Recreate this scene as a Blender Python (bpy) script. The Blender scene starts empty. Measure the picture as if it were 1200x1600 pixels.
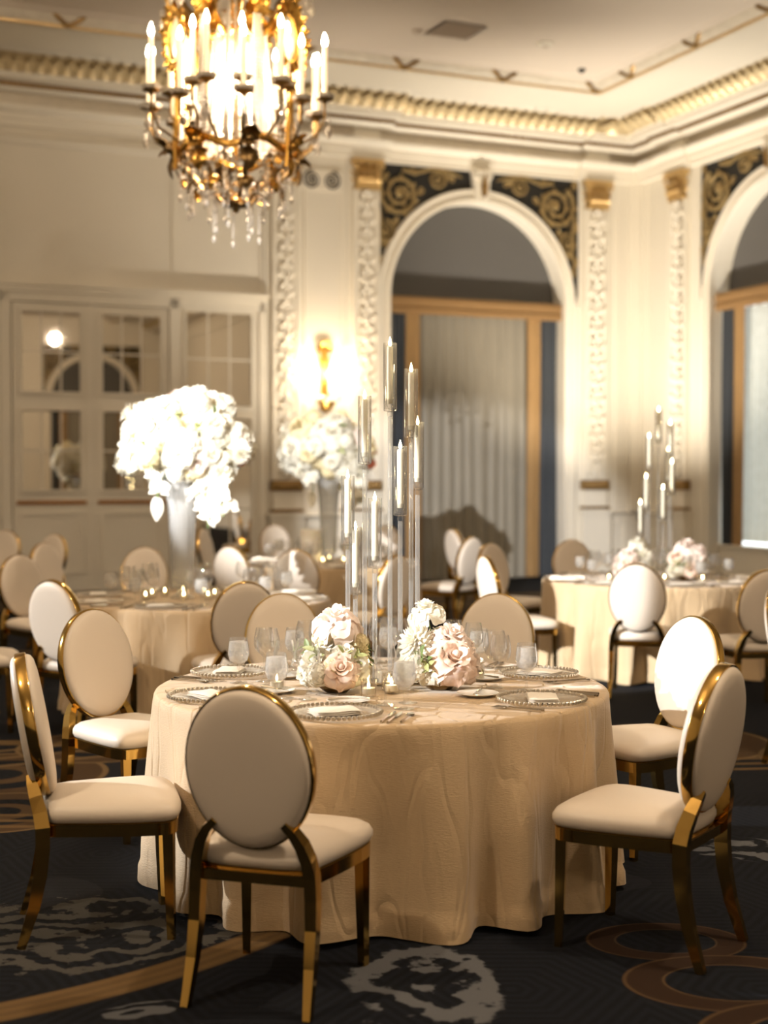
import bpy, bmesh, math, random
from mathutils import Vector, Matrix, Euler

PI = math.pi
R = math.radians
SC = bpy.context.scene
COL = SC.collection

# ------------------------------------------------------------------ camera
FPX, CAM_H = 2200.0, 1.615                 # focal length in pixels of the 1200x1600 frame, eye height
PITCH = math.atan(55.0 / FPX)
cam_d = bpy.data.cameras.new('camera')
cam_d.sensor_fit = 'VERTICAL'
cam_d.sensor_height = 36.0
cam_d.lens = 36.0 * FPX / 1600.0
cam_d.clip_end = 200
cam_d.dof.use_dof = True
cam_d.dof.focus_distance = 5.62
cam_d.dof.aperture_fstop = 1.5
cam = bpy.data.objects.new('camera', cam_d)
cam.location = (0, 0, CAM_H)
cam.rotation_euler = (PI / 2 - PITCH, 0, 0)
COL.objects.link(cam)
SC.camera = cam

# ------------------------------------------------------------------ colour management, world
SC.view_settings.view_transform = 'Standard'
SC.view_settings.look = 'None'
SC.view_settings.gamma = 1.0
SC.view_settings.use_curve_mapping = False
SC.view_settings.exposure = 0.56
SC.cycles.max_bounces = 10
SC.cycles.transparent_max_bounces = 32
SC.cycles.transmission_bounces = 10
SC.cycles.glossy_bounces = 5
SC.cycles.diffuse_bounces = 4
SC.cycles.sample_clamp_indirect = 4.0
SC.cycles.caustics_reflective = False
SC.cycles.caustics_refractive = False
SC.cycles.use_denoising = True
world = bpy.data.worlds.new('world')
SC.world = world
world.use_nodes = True
world.node_tree.nodes['Background'].inputs[0].default_value = (1.0, 0.86, 0.7, 1)
world.node_tree.nodes['Background'].inputs[1].default_value = 0.05

# ------------------------------------------------------------------ room frame
CORNER = Vector((4.13, 23.0, 0))           # corner between the back wall and the window wall
TH = math.atan2(0.3927, 0.9197)
EX = Vector((math.cos(TH), math.sin(TH), 0))          # along the back wall, left to right
NB = Vector((math.sin(TH), -math.cos(TH), 0))         # out of the back wall into the room
M_BACK = Matrix.Translation(CORNER) @ Matrix.Rotation(TH, 4, 'Z')
M_RIGHT = Matrix.Translation(CORNER) @ Matrix.Rotation(TH - PI / 2, 4, 'Z')
ROOM_W, ROOM_L = 24.0, 31.0

def room(a, b, z):                         # a metres left of the corner, b metres out from the back wall
    p = CORNER - EX * a + NB * b
    return Vector((p.x, p.y, z))

# ------------------------------------------------------------------ lights of the room
def lamp(name, kind, loc, energy, col, **kw):
    d = bpy.data.lights.new(name, kind)
    d.energy = energy
    d.color = col
    tgt = kw.pop('target', None)
    for k, v in kw.items():
        setattr(d, k, v)
    o = bpy.data.objects.new(name, d)
    o.location = loc
    if tgt is not None:
        o.rotation_euler = (Vector(tgt) - Vector(loc)).to_track_quat('-Z', 'Y').to_euler()
    COL.objects.link(o)
    return o

WARM = (1.0, 0.80, 0.58)
SOFTW = (1.0, 0.90, 0.76)
WHITE = (0.97, 0.97, 0.98)
# pin spots standing along the left side of the ballroom, aimed across the tables
lamp('pin_spot_near_table', 'SPOT', (-9.5, 7.9, 3.75), 4600, WHITE, target=(0.55, 5.7, 1.0), spot_size=R(18), spot_blend=0.3, shadow_soft_size=0.05)
lamp('pin_spot_near_flowers', 'SPOT', (-7.0, 0.5, 3.8), 6200, WHITE, target=(0.05, 5.7, 1.28), spot_size=R(7.4), spot_blend=0.35, shadow_soft_size=0.05)
lamp('pin_spot_left_chair', 'SPOT', (-9.5, 6.4, 3.9), 2400, WHITE, target=(-1.9, 8.62, 0.78), spot_size=R(5.5), spot_blend=0.2, shadow_soft_size=0.05)
lamp('pin_spot_right_table', 'SPOT', (-8.5, 2.6, 4.6), 12500, WHITE, target=(1.75, 11.6, 0.8), spot_size=R(11), spot_blend=0.15, shadow_soft_size=0.05)
lamp('pin_spot_left_table', 'SPOT', (-5.2, -3.2, 3.6), 1050, WHITE, target=(-1.42, 9.9, 1.9), spot_size=R(7), spot_blend=0.35, shadow_soft_size=0.05)
lamp('pin_spot_rear_table', 'SPOT', (-4.4, -3.6, 4.75), 15000, WHITE, target=(-0.1, 15.5, 1.6), spot_size=R(11), spot_blend=0.4, shadow_soft_size=0.05)
# chandelier light: the one in view, plus unseen point lamps added as ambient fill
lamp('chandelier_light', 'POINT', (-1.15, 11.0, 4.62), 230, WARM, shadow_soft_size=0.2)
for i, (a, b) in enumerate(((15.0, 7.5), (9.0, 16.5), (15.0, 16.5), (5.0, 25), (14, 26))):
    lamp('hall_fill_light.%03d' % i, 'POINT', room(a, b, 5.9), (250, 340, 340, 200, 200)[i], WARM, shadow_soft_size=0.12)
# uplights on the floor at the foot of the pilasters
lamp('uplight_pilaster', 'SPOT', room(5.5, 2.4, 0.15), 620, SOFTW, target=room(5.4, 0.2, 6.4), spot_size=R(78), spot_blend=1.0, shadow_soft_size=0.06)
lamp('uplight_corner', 'SPOT', room(2.7, 2.7, 0.15), 1500, SOFTW, target=room(0.6, 0.6, 6.4), spot_size=R(84), spot_blend=1.0, shadow_soft_size=0.06)
lamp('uplight_window_wall', 'SPOT', room(2.6, 6.4, 0.15), 900, SOFTW, target=room(0.5, 5.6, 6.4), spot_size=R(80), spot_blend=1.0, shadow_soft_size=0.06)
lamp('sconce_light', 'POINT', room(5.47, 0.42, 3.12), 30, WARM, shadow_soft_size=0.1)

# ------------------------------------------------------------------ materials
def lin(c):
    return tuple(((x / 12.92) if x <= 0.04045 else ((x + 0.055) / 1.055) ** 2.4) for x in c)

class NT:
    """small helper around a node tree"""
    def __init__(s, name):
        s.m = bpy.data.materials.new(name)
        s.m.use_nodes = True
        s.t = s.m.node_tree
        s.t.nodes.clear()
        s.out = s.n('ShaderNodeOutputMaterial')
    def n(s, typ, **kw):
        nd = s.t.nodes.new(typ)
        for k, v in kw.items():
            setattr(nd, k, v)
        return nd
    def l(s, a, b):
        s.t.links.new(a, b)
    def put(s, sock, v):
        if isinstance(v, bpy.types.NodeSocket):
            s.l(v, sock)
        elif v is not None:
            sock.default_value = v
    def math(s, op, a, b=None, c=None, clamp=False):
        nd = s.n('ShaderNodeMath', operation=op, use_clamp=clamp)
        for i, v in enumerate((a, b, c)):
            if v is not None:
                s.put(nd.inputs[i], v)
        return nd.outputs[0]
    def mix(s, fac, a, b):
        nd = s.n('ShaderNodeMix', data_type='RGBA')
        s.put(nd.inputs[0], fac)
        s.put(nd.inputs[6], a if not isinstance(a, tuple) else (*a[:3], 1))
        s.put(nd.inputs[7], b if not isinstance(b, tuple) else (*b[:3], 1))
        return nd.outputs[2]
    def noise(s, scale, detail=3, vec=None, rough=0.5):
        nd = s.n('ShaderNodeTexNoise')
        nd.inputs['Scale'].default_value = scale
        nd.inputs['Detail'].default_value = detail
        nd.inputs['Roughness'].default_value = rough
        if vec is not None:
            s.l(vec, nd.inputs['Vector'])
        return nd
    def obj(s):
        return s.n('ShaderNodeTexCoord').outputs['Object']
    def bump(s, h, strength, dist=0.01):
        b = s.n('ShaderNodeBump')
        b.inputs['Strength'].default_value = strength
        b.inputs['Distance'].default_value = dist
        s.l(h, b.inputs['Height'])
        return b.outputs[0]
    def principled(s, **kw):
        p = s.n('ShaderNodeBsdfPrincipled')
        for k, v in kw.items():
            k = k.replace('_', ' ')
            if isinstance(v, tuple) and len(v) == 3:
                v = (*v, 1)
            s.put(p.inputs[k], v)
        return p

MATS = {}
def mat(name, col, rough=0.5, metal=0.0, var=0.0, vscale=6.0, bump=0.0, bscale=80.0, bdist=0.004, stretch=None, emit=0.0, ecol=None, spec=0.5, sheen=0.0, trans=0.0, ior=1.45, sss=0.0):
    if name in MATS:
        return MATS[name]
    t = NT(name)
    c = lin(col)
    vec = t.obj()
    if stretch:
        mp = t.n('ShaderNodeMapping')
        mp.inputs['Scale'].default_value = stretch
        t.l(vec, mp.inputs[0])
        vec = mp.outputs[0]
    base = (*c, 1)
    if var:
        nz = t.noise(vscale, 4, vec)
        dk = tuple(x * (1 - var) for x in c)
        lt = tuple(min(1, x * (1 + var * 0.6)) for x in c)
        base = t.mix(nz.outputs['Fac'], dk, lt)
    p = t.principled(Base_Color=base, Roughness=rough, Metallic=metal)
    p.inputs['Specular IOR Level'].default_value = spec
    p.inputs['IOR'].default_value = ior
    p.inputs['Transmission Weight'].default_value = trans
    p.inputs['Sheen Weight'].default_value = sheen
    if sss:
        p.inputs['Subsurface Weight'].default_value = sss
        p.inputs['Subsurface Radius'].default_value = (0.02, 0.015, 0.01)
    if bump:
        t.l(t.bump(t.noise(bscale, 4, vec).outputs['Fac'], bump, bdist), p.inputs['Normal'])
    if emit:
        e = lin(ecol or col)
        p.inputs['Emission Color'].default_value = (*e, 1)
        p.inputs['Emission Strength'].default_value = emit
    t.l(p.outputs[0], t.out.inputs[0])
    MATS[name] = t.m
    return t.m

def thin_glass(name, tint=(1, 1, 1), rough=0.0, gloss=1.0, base=0.04, haze=0.0):
    """thin clear shell: transparent seen straight on, mirror-like at grazing angles"""
    t = NT(name)
    tr = t.n('ShaderNodeBsdfTransparent'); tr.inputs[0].default_value = (*tint, 1)
    gl = t.n('ShaderNodeBsdfGlossy'); gl.inputs['Roughness'].default_value = rough
    lw = t.n('ShaderNodeLayerWeight'); lw.inputs[0].default_value = 0.32
    f = t.math('MULTIPLY_ADD', lw.outputs['Facing'], gloss * 0.40, base, clamp=True)
    mx = t.n('ShaderNodeMixShader')
    t.l(f, mx.inputs[0]); t.l(tr.outputs[0], mx.inputs[1]); t.l(gl.outputs[0], mx.inputs[2])
    res = mx.outputs[0]
    if haze:
        tl = t.n('ShaderNodeBsdfTranslucent'); tl.inputs[0].default_value = (0.9, 0.9, 0.88, 1)
        df = t.n('ShaderNodeBsdfDiffuse'); df.inputs[0].default_value = (0.9, 0.9, 0.88, 1)
        m1 = t.n('ShaderNodeMixShader'); m1.inputs[0].default_value = 0.5
        t.l(tl.outputs[0], m1.inputs[1]); t.l(df.outputs[0], m1.inputs[2])
        m2 = t.n('ShaderNodeMixShader'); m2.inputs[0].default_value = haze
        t.l(res, m2.inputs[1]); t.l(m1.outputs[0], m2.inputs[2]); res = m2.outputs[0]
    t.l(res, t.out.inputs[0])
    MATS[name] = t.m
    return t.m

def petal_mat(name, col, col2):
    t = NT(name)
    a, b = lin(col), lin(col2)
    vec = t.obj()
    nz = t.noise(9.0, 3, vec)
    base = t.mix(nz.outputs['Fac'], a, b)
    d = t.principled(Base_Color=base, Roughness=0.6)
    d.inputs['Specular IOR Level'].default_value = 0.2
    tl = t.n('ShaderNodeBsdfTranslucent')
    t.l(base, tl.inputs[0])
    mx = t.n('ShaderNodeMixShader'); mx.inputs[0].default_value = 0.28
    t.l(d.outputs[0], mx.inputs[1]); t.l(tl.outputs[0], mx.inputs[2])
    t.l(mx.outputs[0], t.out.inputs[0])
    MATS[name] = t.m
    return t.m

def linen_mat(name, col):
    t = NT(name)
    vec = t.obj()
    c = lin(col)
    big = t.noise(3.0, 4, vec)
    base = t.mix(big.outputs['Fac'], tuple(x * 0.88 for x in c), tuple(min(1, x * 1.08) for x in c))
    mp = t.n('ShaderNodeMapping'); mp.inputs['Scale'].default_value = (1, 1, 6)
    t.l(vec, mp.inputs[0])
    fine = t.noise(60.0, 3, mp.outputs[0])
    base = t.mix(t.math('MULTIPLY', fine.outputs['Fac'], 0.35), base, tuple(x * 0.72 for x in c))
    def creases(rx, ry, scale, w):
        m_ = t.n('ShaderNodeMapping'); m_.inputs['Rotation'].default_value = (rx, ry, 0.4); m_.inputs['Scale'].default_value = (1, 1, 0.28)
        t.l(vec, m_.inputs[0])
        nz = t.noise(scale, 2, m_.outputs[0], 0.45)
        return t.math('MINIMUM', t.math('ABSOLUTE', t.math('SUBTRACT', nz.outputs['Fac'], 0.5)), w)
    rid = t.math('ADD', creases(0.9, 0.3, 5.0, 0.035), creases(-0.8, 0.5, 4.0, 0.03))
    swell = t.noise(2.2, 2, vec)
    h = t.math('ADD', t.math('MULTIPLY_ADD', rid, 5.0, t.math('MULTIPLY', fine.outputs['Fac'], 0.10)), t.math('MULTIPLY', swell.outputs['Fac'], 0.8))
    p = t.principled(Base_Color=base, Roughness=0.62)
    p.inputs['Sheen Weight'].default_value = 0.25
    p.inputs['Specular IOR Level'].default_value = 0.35
    t.l(t.bump(h, 0.9, 0.024), p.inputs['Normal'])
    t.l(p.outputs[0], t.out.inputs[0])
    MATS[name] = t.m
    return t.m

mat('paint', (0.87, 0.84, 0.78), 0.55, var=0.05, vscale=1.2, bump=0.15, bscale=30)
mat('paint_satin', (0.90, 0.87, 0.81), 0.32, var=0.04, vscale=3, bump=0.1, bscale=40)
mat('frieze_paint', (0.84, 0.80, 0.73), 0.5, var=0.14, vscale=7, bump=0.9, bscale=9, bdist=0.03)
mat('ceiling_paint', (0.83, 0.78, 0.72), 0.7, var=0.04, vscale=0.6, bump=0.1, bscale=25)
mat('leaf_gold', (0.86, 0.73, 0.50), 0.36, metal=0.6, var=0.25, vscale=14)
mat('leaf_cream', (0.82, 0.74, 0.58), 0.4, metal=0.3, var=0.3, vscale=12)
mat('dull_gold', (0.60, 0.48, 0.30), 0.42, metal=0.7, var=0.3, vscale=9)
mat('scroll_gold', (0.62, 0.53, 0.36), 0.45, metal=0.45, var=0.3, vscale=12)
mat('scroll_dark', (0.10, 0.095, 0.085), 0.6, var=0.2)
mat('tympanum', (0.36, 0.35, 0.34), 0.7, var=0.05, vscale=2)
mat('gold_beam', (0.62, 0.49, 0.33), 0.5, metal=0.25, var=0.12, stretch=(1, 1, 8))
mat('mirror', (0.93, 0.91, 0.87), 0.02, metal=1.0)
mat('brass_line', (0.60, 0.42, 0.22), 0.35, metal=0.8)
mat('drape_blue', (0.19, 0.21, 0.235), 0.7, var=0.25, vscale=5, stretch=(3, 3, 0.3), sheen=0.2)
mat('drape_gold', (0.64, 0.51, 0.34), 0.5, var=0.25, vscale=5, stretch=(3, 3, 0.6), metal=0.15)
mat('drape_grey', (0.56, 0.53, 0.47), 0.6, var=0.22, vscale=5, stretch=(4, 4, 0.3), sheen=0.2)
petal_mat('sheer', (0.84, 0.84, 0.81), (0.74, 0.74, 0.70))
mat('daylight_pane', (1, 1, 1), 0.3, emit=1.3, ecol=(0.93, 0.97, 1.0))
mat('dark_void', (0.05, 0.05, 0.055), 0.6)
mat('chair_gold', (0.84, 0.69, 0.39), 0.11, metal=1.0, var=0.06, vscale=3)
mat('ivory_leather', (0.86, 0.81, 0.745), 0.42, var=0.03, vscale=5, bump=0.12, bscale=220, bdist=0.002)
linen_mat('linen', (0.79, 0.685, 0.535))
mat('table_wood', (0.35, 0.24, 0.15), 0.5, var=0.2)
mat('napkin', (0.93, 0.90, 0.85), 0.7, bump=0.2, bscale=150)
mat('menu_card', (0.93, 0.91, 0.87), 0.55, bump=0.05, bscale=200)
mat('porcelain', (0.93, 0.92, 0.89), 0.12, var=0.02)
mat('silver', (0.80, 0.77, 0.72), 0.14, metal=1.0, var=0.05)
mat('bead_pewter', (0.82, 0.78, 0.71), 0.28, metal=0.8)
mat('wax', (0.97, 0.95, 0.87), 0.5, sss=0.1)
mat('flame', (1.0, 0.93, 0.74), 0.5, emit=34.0, ecol=(1.0, 0.90, 0.66))
mat('bulb', (1.0, 0.95, 0.85), 0.4, emit=52.0, ecol=(1.0, 0.91, 0.74))
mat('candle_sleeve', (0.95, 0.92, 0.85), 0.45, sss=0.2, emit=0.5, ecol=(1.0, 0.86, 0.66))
mat('chandelier_gold', (0.84, 0.65, 0.32), 0.25, metal=0.9, var=0.25, vscale=20)
mat('old_bronze', (0.50, 0.40, 0.25), 0.3, metal=0.9, var=0.3, vscale=15)
mat('crystal', (0.90, 0.86, 0.80), 0.06, trans=0.35, ior=1.5, spec=0.9)
mat('plaque_glass', (0.90, 0.85, 0.76), 0.15, var=0.08)
mat('pot_metal', (0.86, 0.83, 0.78), 0.12, metal=1.0)
mat('stem_green', (0.42, 0.50, 0.27), 0.6, var=0.2)
mat('leaf_green', (0.38, 0.44, 0.24), 0.5, var=0.3, vscale=18)
mat('leaf_pale', (0.62, 0.64, 0.43), 0.5, var=0.2, vscale=18)
mat('grille', (0.74, 0.68, 0.61), 0.5, var=0.05)
mat('black_plastic', (0.07, 0.07, 0.07), 0.4)
mat('pillar_wax', (0.95, 0.93, 0.88), 0.4, sss=0.3)
mat('pistil', (0.85, 0.68, 0.36), 0.6, var=0.2)
petal_mat('petal_white', (0.96, 0.945, 0.90), (0.90, 0.88, 0.80))
petal_mat('petal_blush', (0.97, 0.93, 0.895), (0.96, 0.89, 0.845))
petal_mat('petal_peach', (0.965, 0.90, 0.845), (0.95, 0.845, 0.775))
petal_mat('petal_cream', (0.95, 0.91, 0.78), (0.90, 0.84, 0.66))
petal_mat('petal_coral', (0.86, 0.56, 0.43), (0.78, 0.45, 0.34))
thin_glass('stemware', (0.993, 0.993, 0.99), 0.012, 1.15, 0.045, 0.010)
thin_glass('hurricane', (0.99, 0.985, 0.975), 0.0, 1.9, 0.04, 0.03)
thin_glass('vase_glass', (0.95, 0.95, 0.94), 0.08, 1.3, 0.10, 0.20)
thin_glass('votive_glass', (0.97, 0.95, 0.92), 0.02, 1.2, 0.08)
thin_glass('plate_glass', (0.97, 0.965, 0.95), 0.06, 0.6, 0.08, 0.16)
thin_glass('acrylic', (0.97, 0.97, 0.96), 0.02, 2.0, 0.12, 0.16)
def ice_mat():
    t = NT('iced_water')
    nz = t.noise(55, 4, t.obj())
    tr = t.n('ShaderNodeBsdfTransparent')
    p = t.principled(Base_Color=(0.92, 0.90, 0.86), Roughness=0.25)
    tl = t.n('ShaderNodeBsdfTranslucent'); tl.inputs[0].default_value = (0.92, 0.91, 0.88, 1)
    m1 = t.n('ShaderNodeMixShader'); m1.inputs[0].default_value = 0.5
    t.l(p.outputs[0], m1.inputs[1]); t.l(tl.outputs[0], m1.inputs[2])
    m2 = t.n('ShaderNodeMixShader')
    t.l(t.math('MULTIPLY_ADD', nz.outputs['Fac'], 0.5, 0.22, clamp=True), m2.inputs[0])
    t.l(tr.outputs[0], m2.inputs[1]); t.l(m1.outputs[0], m2.inputs[2])
    t.l(m2.outputs[0], t.out.inputs[0])
    MATS['iced_water'] = t.m
ice_mat()

# ------------------------------------------------------------------ mesh builder
class MB:
    def __init__(s):
        s.v = []; s.f = []
    def add(s, vs, fs, M=None):
        o = len(s.v)
        s.v += [tuple(M @ Vector(p)) for p in vs] if M is not None else [tuple(p) for p in vs]
        s.f += [tuple(i + o for i in f) for f in fs]
        return s
    def bx(s, x0, x1, y0, y1, z0, z1, M=None):
        vs = [(x, y, z) for z in (z0, z1) for y in (y0, y1) for x in (x0, x1)]
        return s.add(vs, [(0, 2, 3, 1), (4, 5, 7, 6), (0, 1, 5, 4), (2, 6, 7, 3), (0, 4, 6, 2), (1, 3, 7, 5)], M)
    def lathe(s, prof, n=24, M=None, sx=1.0, sy=1.0, flute=None):
        vs, fs = [], []
        for r, z in prof:
            for i in range(n):
                a = 2 * PI * i / n
                rr = r * (1 + (flute[1] * math.cos(flute[0] * a) if flute else 0))
                vs.append((rr * math.cos(a) * sx, rr * math.sin(a) * sy, z))
        for k in range(len(prof) - 1):
            for i in range(n):
                j = (i + 1) % n
                fs.append((k * n + i, k * n + j, (k + 1) * n + j, (k + 1) * n + i))
        if prof[0][0] > 1e-6 and getattr(s, 'cap', False):
            fs.append(tuple(reversed(range(n))))
            fs.append(tuple((len(prof) - 1) * n + i for i in range(n)))
        return s.add(vs, fs, M)
    def tube(s, pts, r, n=8, M=None, cap=True, flat=None, up=None):
        """sweep an elliptical section; flat=(a,b) scales the section's two axes"""
        pts = [Vector(p) for p in pts]
        m = len(pts)
        rs = r if isinstance(r, (list, tuple)) else [r] * m
        a, b = flat or (1, 1)
        vs, fs = [], []
        ref = Vector(up) if up else None
        prevx = None
        for k, p in enumerate(pts):
            d = (pts[min(k + 1, m - 1)] - pts[max(k - 1, 0)])
            d = d.normalized() if d.length > 1e-9 else Vector((0, 0, 1))
            if ref is not None:
                x = ref - d * ref.dot(d)
            elif prevx is not None:
                x = prevx - d * prevx.dot(d)
            else:
                x = Vector((0, 0, 1)).cross(d)
                if x.length < 1e-3:
                    x = Vector((1, 0, 0)).cross(d)
            x.normalize(); prevx = x
            y = d.cross(x)
            for i in range(n):
                t = 2 * PI * (i + 0.5) / n
                vs.append(p + x * (rs[k] * a * math.cos(t)) + y * (rs[k] * b * math.sin(t)))
        for k in range(m - 1):
            for i in range(n):
                j = (i + 1) % n
                fs.append((k * n + i, k * n + j, (k + 1) * n + j, (k + 1) * n + i))
        if cap:
            fs.append(tuple(reversed(range(n))))
            fs.append(tuple((m - 1) * n + i for i in range(n)))
        return s.add(vs, fs, M)
    def ball(s, c, r, n=8, m=5, M=None):
        rx, ry, rz = r if isinstance(r, (tuple, list)) else (r, r, r)
        vs = [(c[0], c[1], c[2] - rz)]
        for k in range(1, m):
            ph = -PI / 2 + PI * k / m
            for i in range(n):
                a = 2 * PI * i / n
                vs.append((c[0] + rx * math.cos(ph) * math.cos(a), c[1] + ry * math.cos(ph) * math.sin(a), c[2] + rz * math.sin(ph)))
        vs.append((c[0], c[1], c[2] + rz))
        fs = [(0, 1 + (i + 1) % n, 1 + i) for i in range(n)]
        for k in range(m - 2):
            for i in range(n):
                j = (i + 1) % n
                fs.append((1 + k * n + i, 1 + k * n + j, 1 + (k + 1) * n + j, 1 + (k + 1) * n + i))
        t = len(vs) - 1
        fs += [(t, 1 + (m - 2) * n + i, 1 + (m - 2) * n + (i + 1) % n) for i in range(n)]
        return s.add(vs, fs, M)
    def gem(s, c, r, h=None):
        h = h or r
        vs = [(c[0], c[1], c[2] - h)] + [(c[0] + r * math.cos(PI / 3 * i), c[1] + r * math.sin(PI / 3 * i), c[2]) for i in range(6)] + [(c[0], c[1], c[2] + h)]
        fs = [(0, 1 + (i + 1) % 6, 1 + i) for i in range(6)] + [(7, 1 + i, 1 + (i + 1) % 6) for i in range(6)]
        return s.add(vs, fs)
    def prism(s, poly, y0, y1, M=None):
        """polygon in x,z pushed from y0 (front) to y1"""
        n = len(poly)
        vs = [(x, y0, z) for x, z in poly] + [(x, y1, z) for x, z in poly]
        fs = [tuple(range(n)), tuple(reversed(range(n, 2 * n)))]
        fs += [(i, i + n, (i + 1) % n + n, (i + 1) % n) for i in range(n)]
        return s.add(vs, fs, M)
    def leaf(s, M, L, W, curl=0.5, n=6, lobes=0.0):
        """leaf blade growing along +z from the origin, face towards -y, tip curling towards -y"""
        vs, fs = [], []
        p = Vector((0, 0, 0)); ang = 0.0
        for k in range(n + 1):
            t = k / n
            w = W * 0.5 * (math.sin(PI * min(1, 0.12 + 0.88 * t ** 0.85)) ** 0.8 if k < n else 0.08)
            w *= 1 + (lobes if k % 2 else 0)
            nrm = Vector((0, -math.cos(ang), -math.sin(ang)))
            q = p - nrm * (0.18 * w)
            vs += [(-w, *(p + nrm * 0.25 * w)[1:]), (-0.5 * w, *p[1:]), (0, *q[1:]), (0.5 * w, *p[1:]), (w, *(p + nrm * 0.25 * w)[1:])]
            p = p + Vector((0, -math.sin(ang), math.cos(ang))) * (L / n)
            ang += curl * (t + 0.3) * 2.2 / n
        for k in range(n):
            for i in range(4):
                a = k * 5 + i
                fs.append((a, a + 1, a + 6, a + 5))
        return s.add(vs, fs, M)
    def mesh(s, name, m, smooth=True, ang=40):
        me = bpy.data.meshes.new(name)
        me.from_pydata([tuple(p) for p in s.v], [], s.f)
        me.materials.append(MATS[m])
        if smooth:
            me.shade_smooth()
            me.set_sharp_from_angle(angle=R(ang))
        me.update()
        return me
    def build(s, name, m, parent=None, smooth=True, ang=40, M=None):
        return put(name, s.mesh(name, m, smooth, ang), parent, M)

def put(name, me, parent=None, M=None):
    o = bpy.data.objects.new(name, me)
    COL.objects.link(o)
    o.parent = parent
    if M is not None:
        o.matrix_basis = M
    return o
def tag(o, label=None, cat=None, group=None, kind=None):
    if label: o['label'] = label
    if cat: o['category'] = cat
    if group: o['group'] = group
    if kind: o['kind'] = kind
    return o
def thing(name, label, cat, loc=(0, 0, 0), rz=0.0, group=None, M=None):
    o = bpy.data.objects.new(name, None)
    o.empty_display_size = 0.1
    COL.objects.link(o)
    o.matrix_basis = M if M is not None else Matrix.Translation(Vector(loc)) @ Matrix.Rotation(rz, 4, 'Z')
    return tag(o, label, cat, group)
def copy_tree(o, parent=None):
    c = o.copy()
    COL.objects.link(c)
    c.parent = parent
    for ch in list(o.children):
        copy_tree(ch, c)
    return c
def T(x, y, z): return Matrix.Translation(Vector((x, y, z)))
def RZ(a): return Matrix.Rotation(a, 4, 'Z')
def RX(a): return Matrix.Rotation(a, 4, 'X')
def RY(a): return Matrix.Rotation(a, 4, 'Y')
def S(x, y=None, z=None): return Matrix.Diagonal((x, x if y is None else y, x if z is None else z, 1))
def aim(d, roll=0.0):
    """rotation taking +z onto direction d"""
    return Vector(d).to_track_quat('Z', 'Y').to_matrix().to_4x4() @ RZ(roll)
def ray(px, py):
    a, b = (px - 600) / FPX, (800 - py) / FPX
    return Vector((a, math.cos(PITCH) + b * math.sin(PITCH), -math.sin(PITCH) + b * math.cos(PITCH)))
def at_y(px, py, Y):
    r = ray(px, py)
    return r * (Y / r.y) + Vector((0, 0, CAM_H))
def at_z(px, py, z):
    r = ray(px, py)
    return r * ((z - CAM_H) / r.z) + Vector((0, 0, CAM_H))

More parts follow.
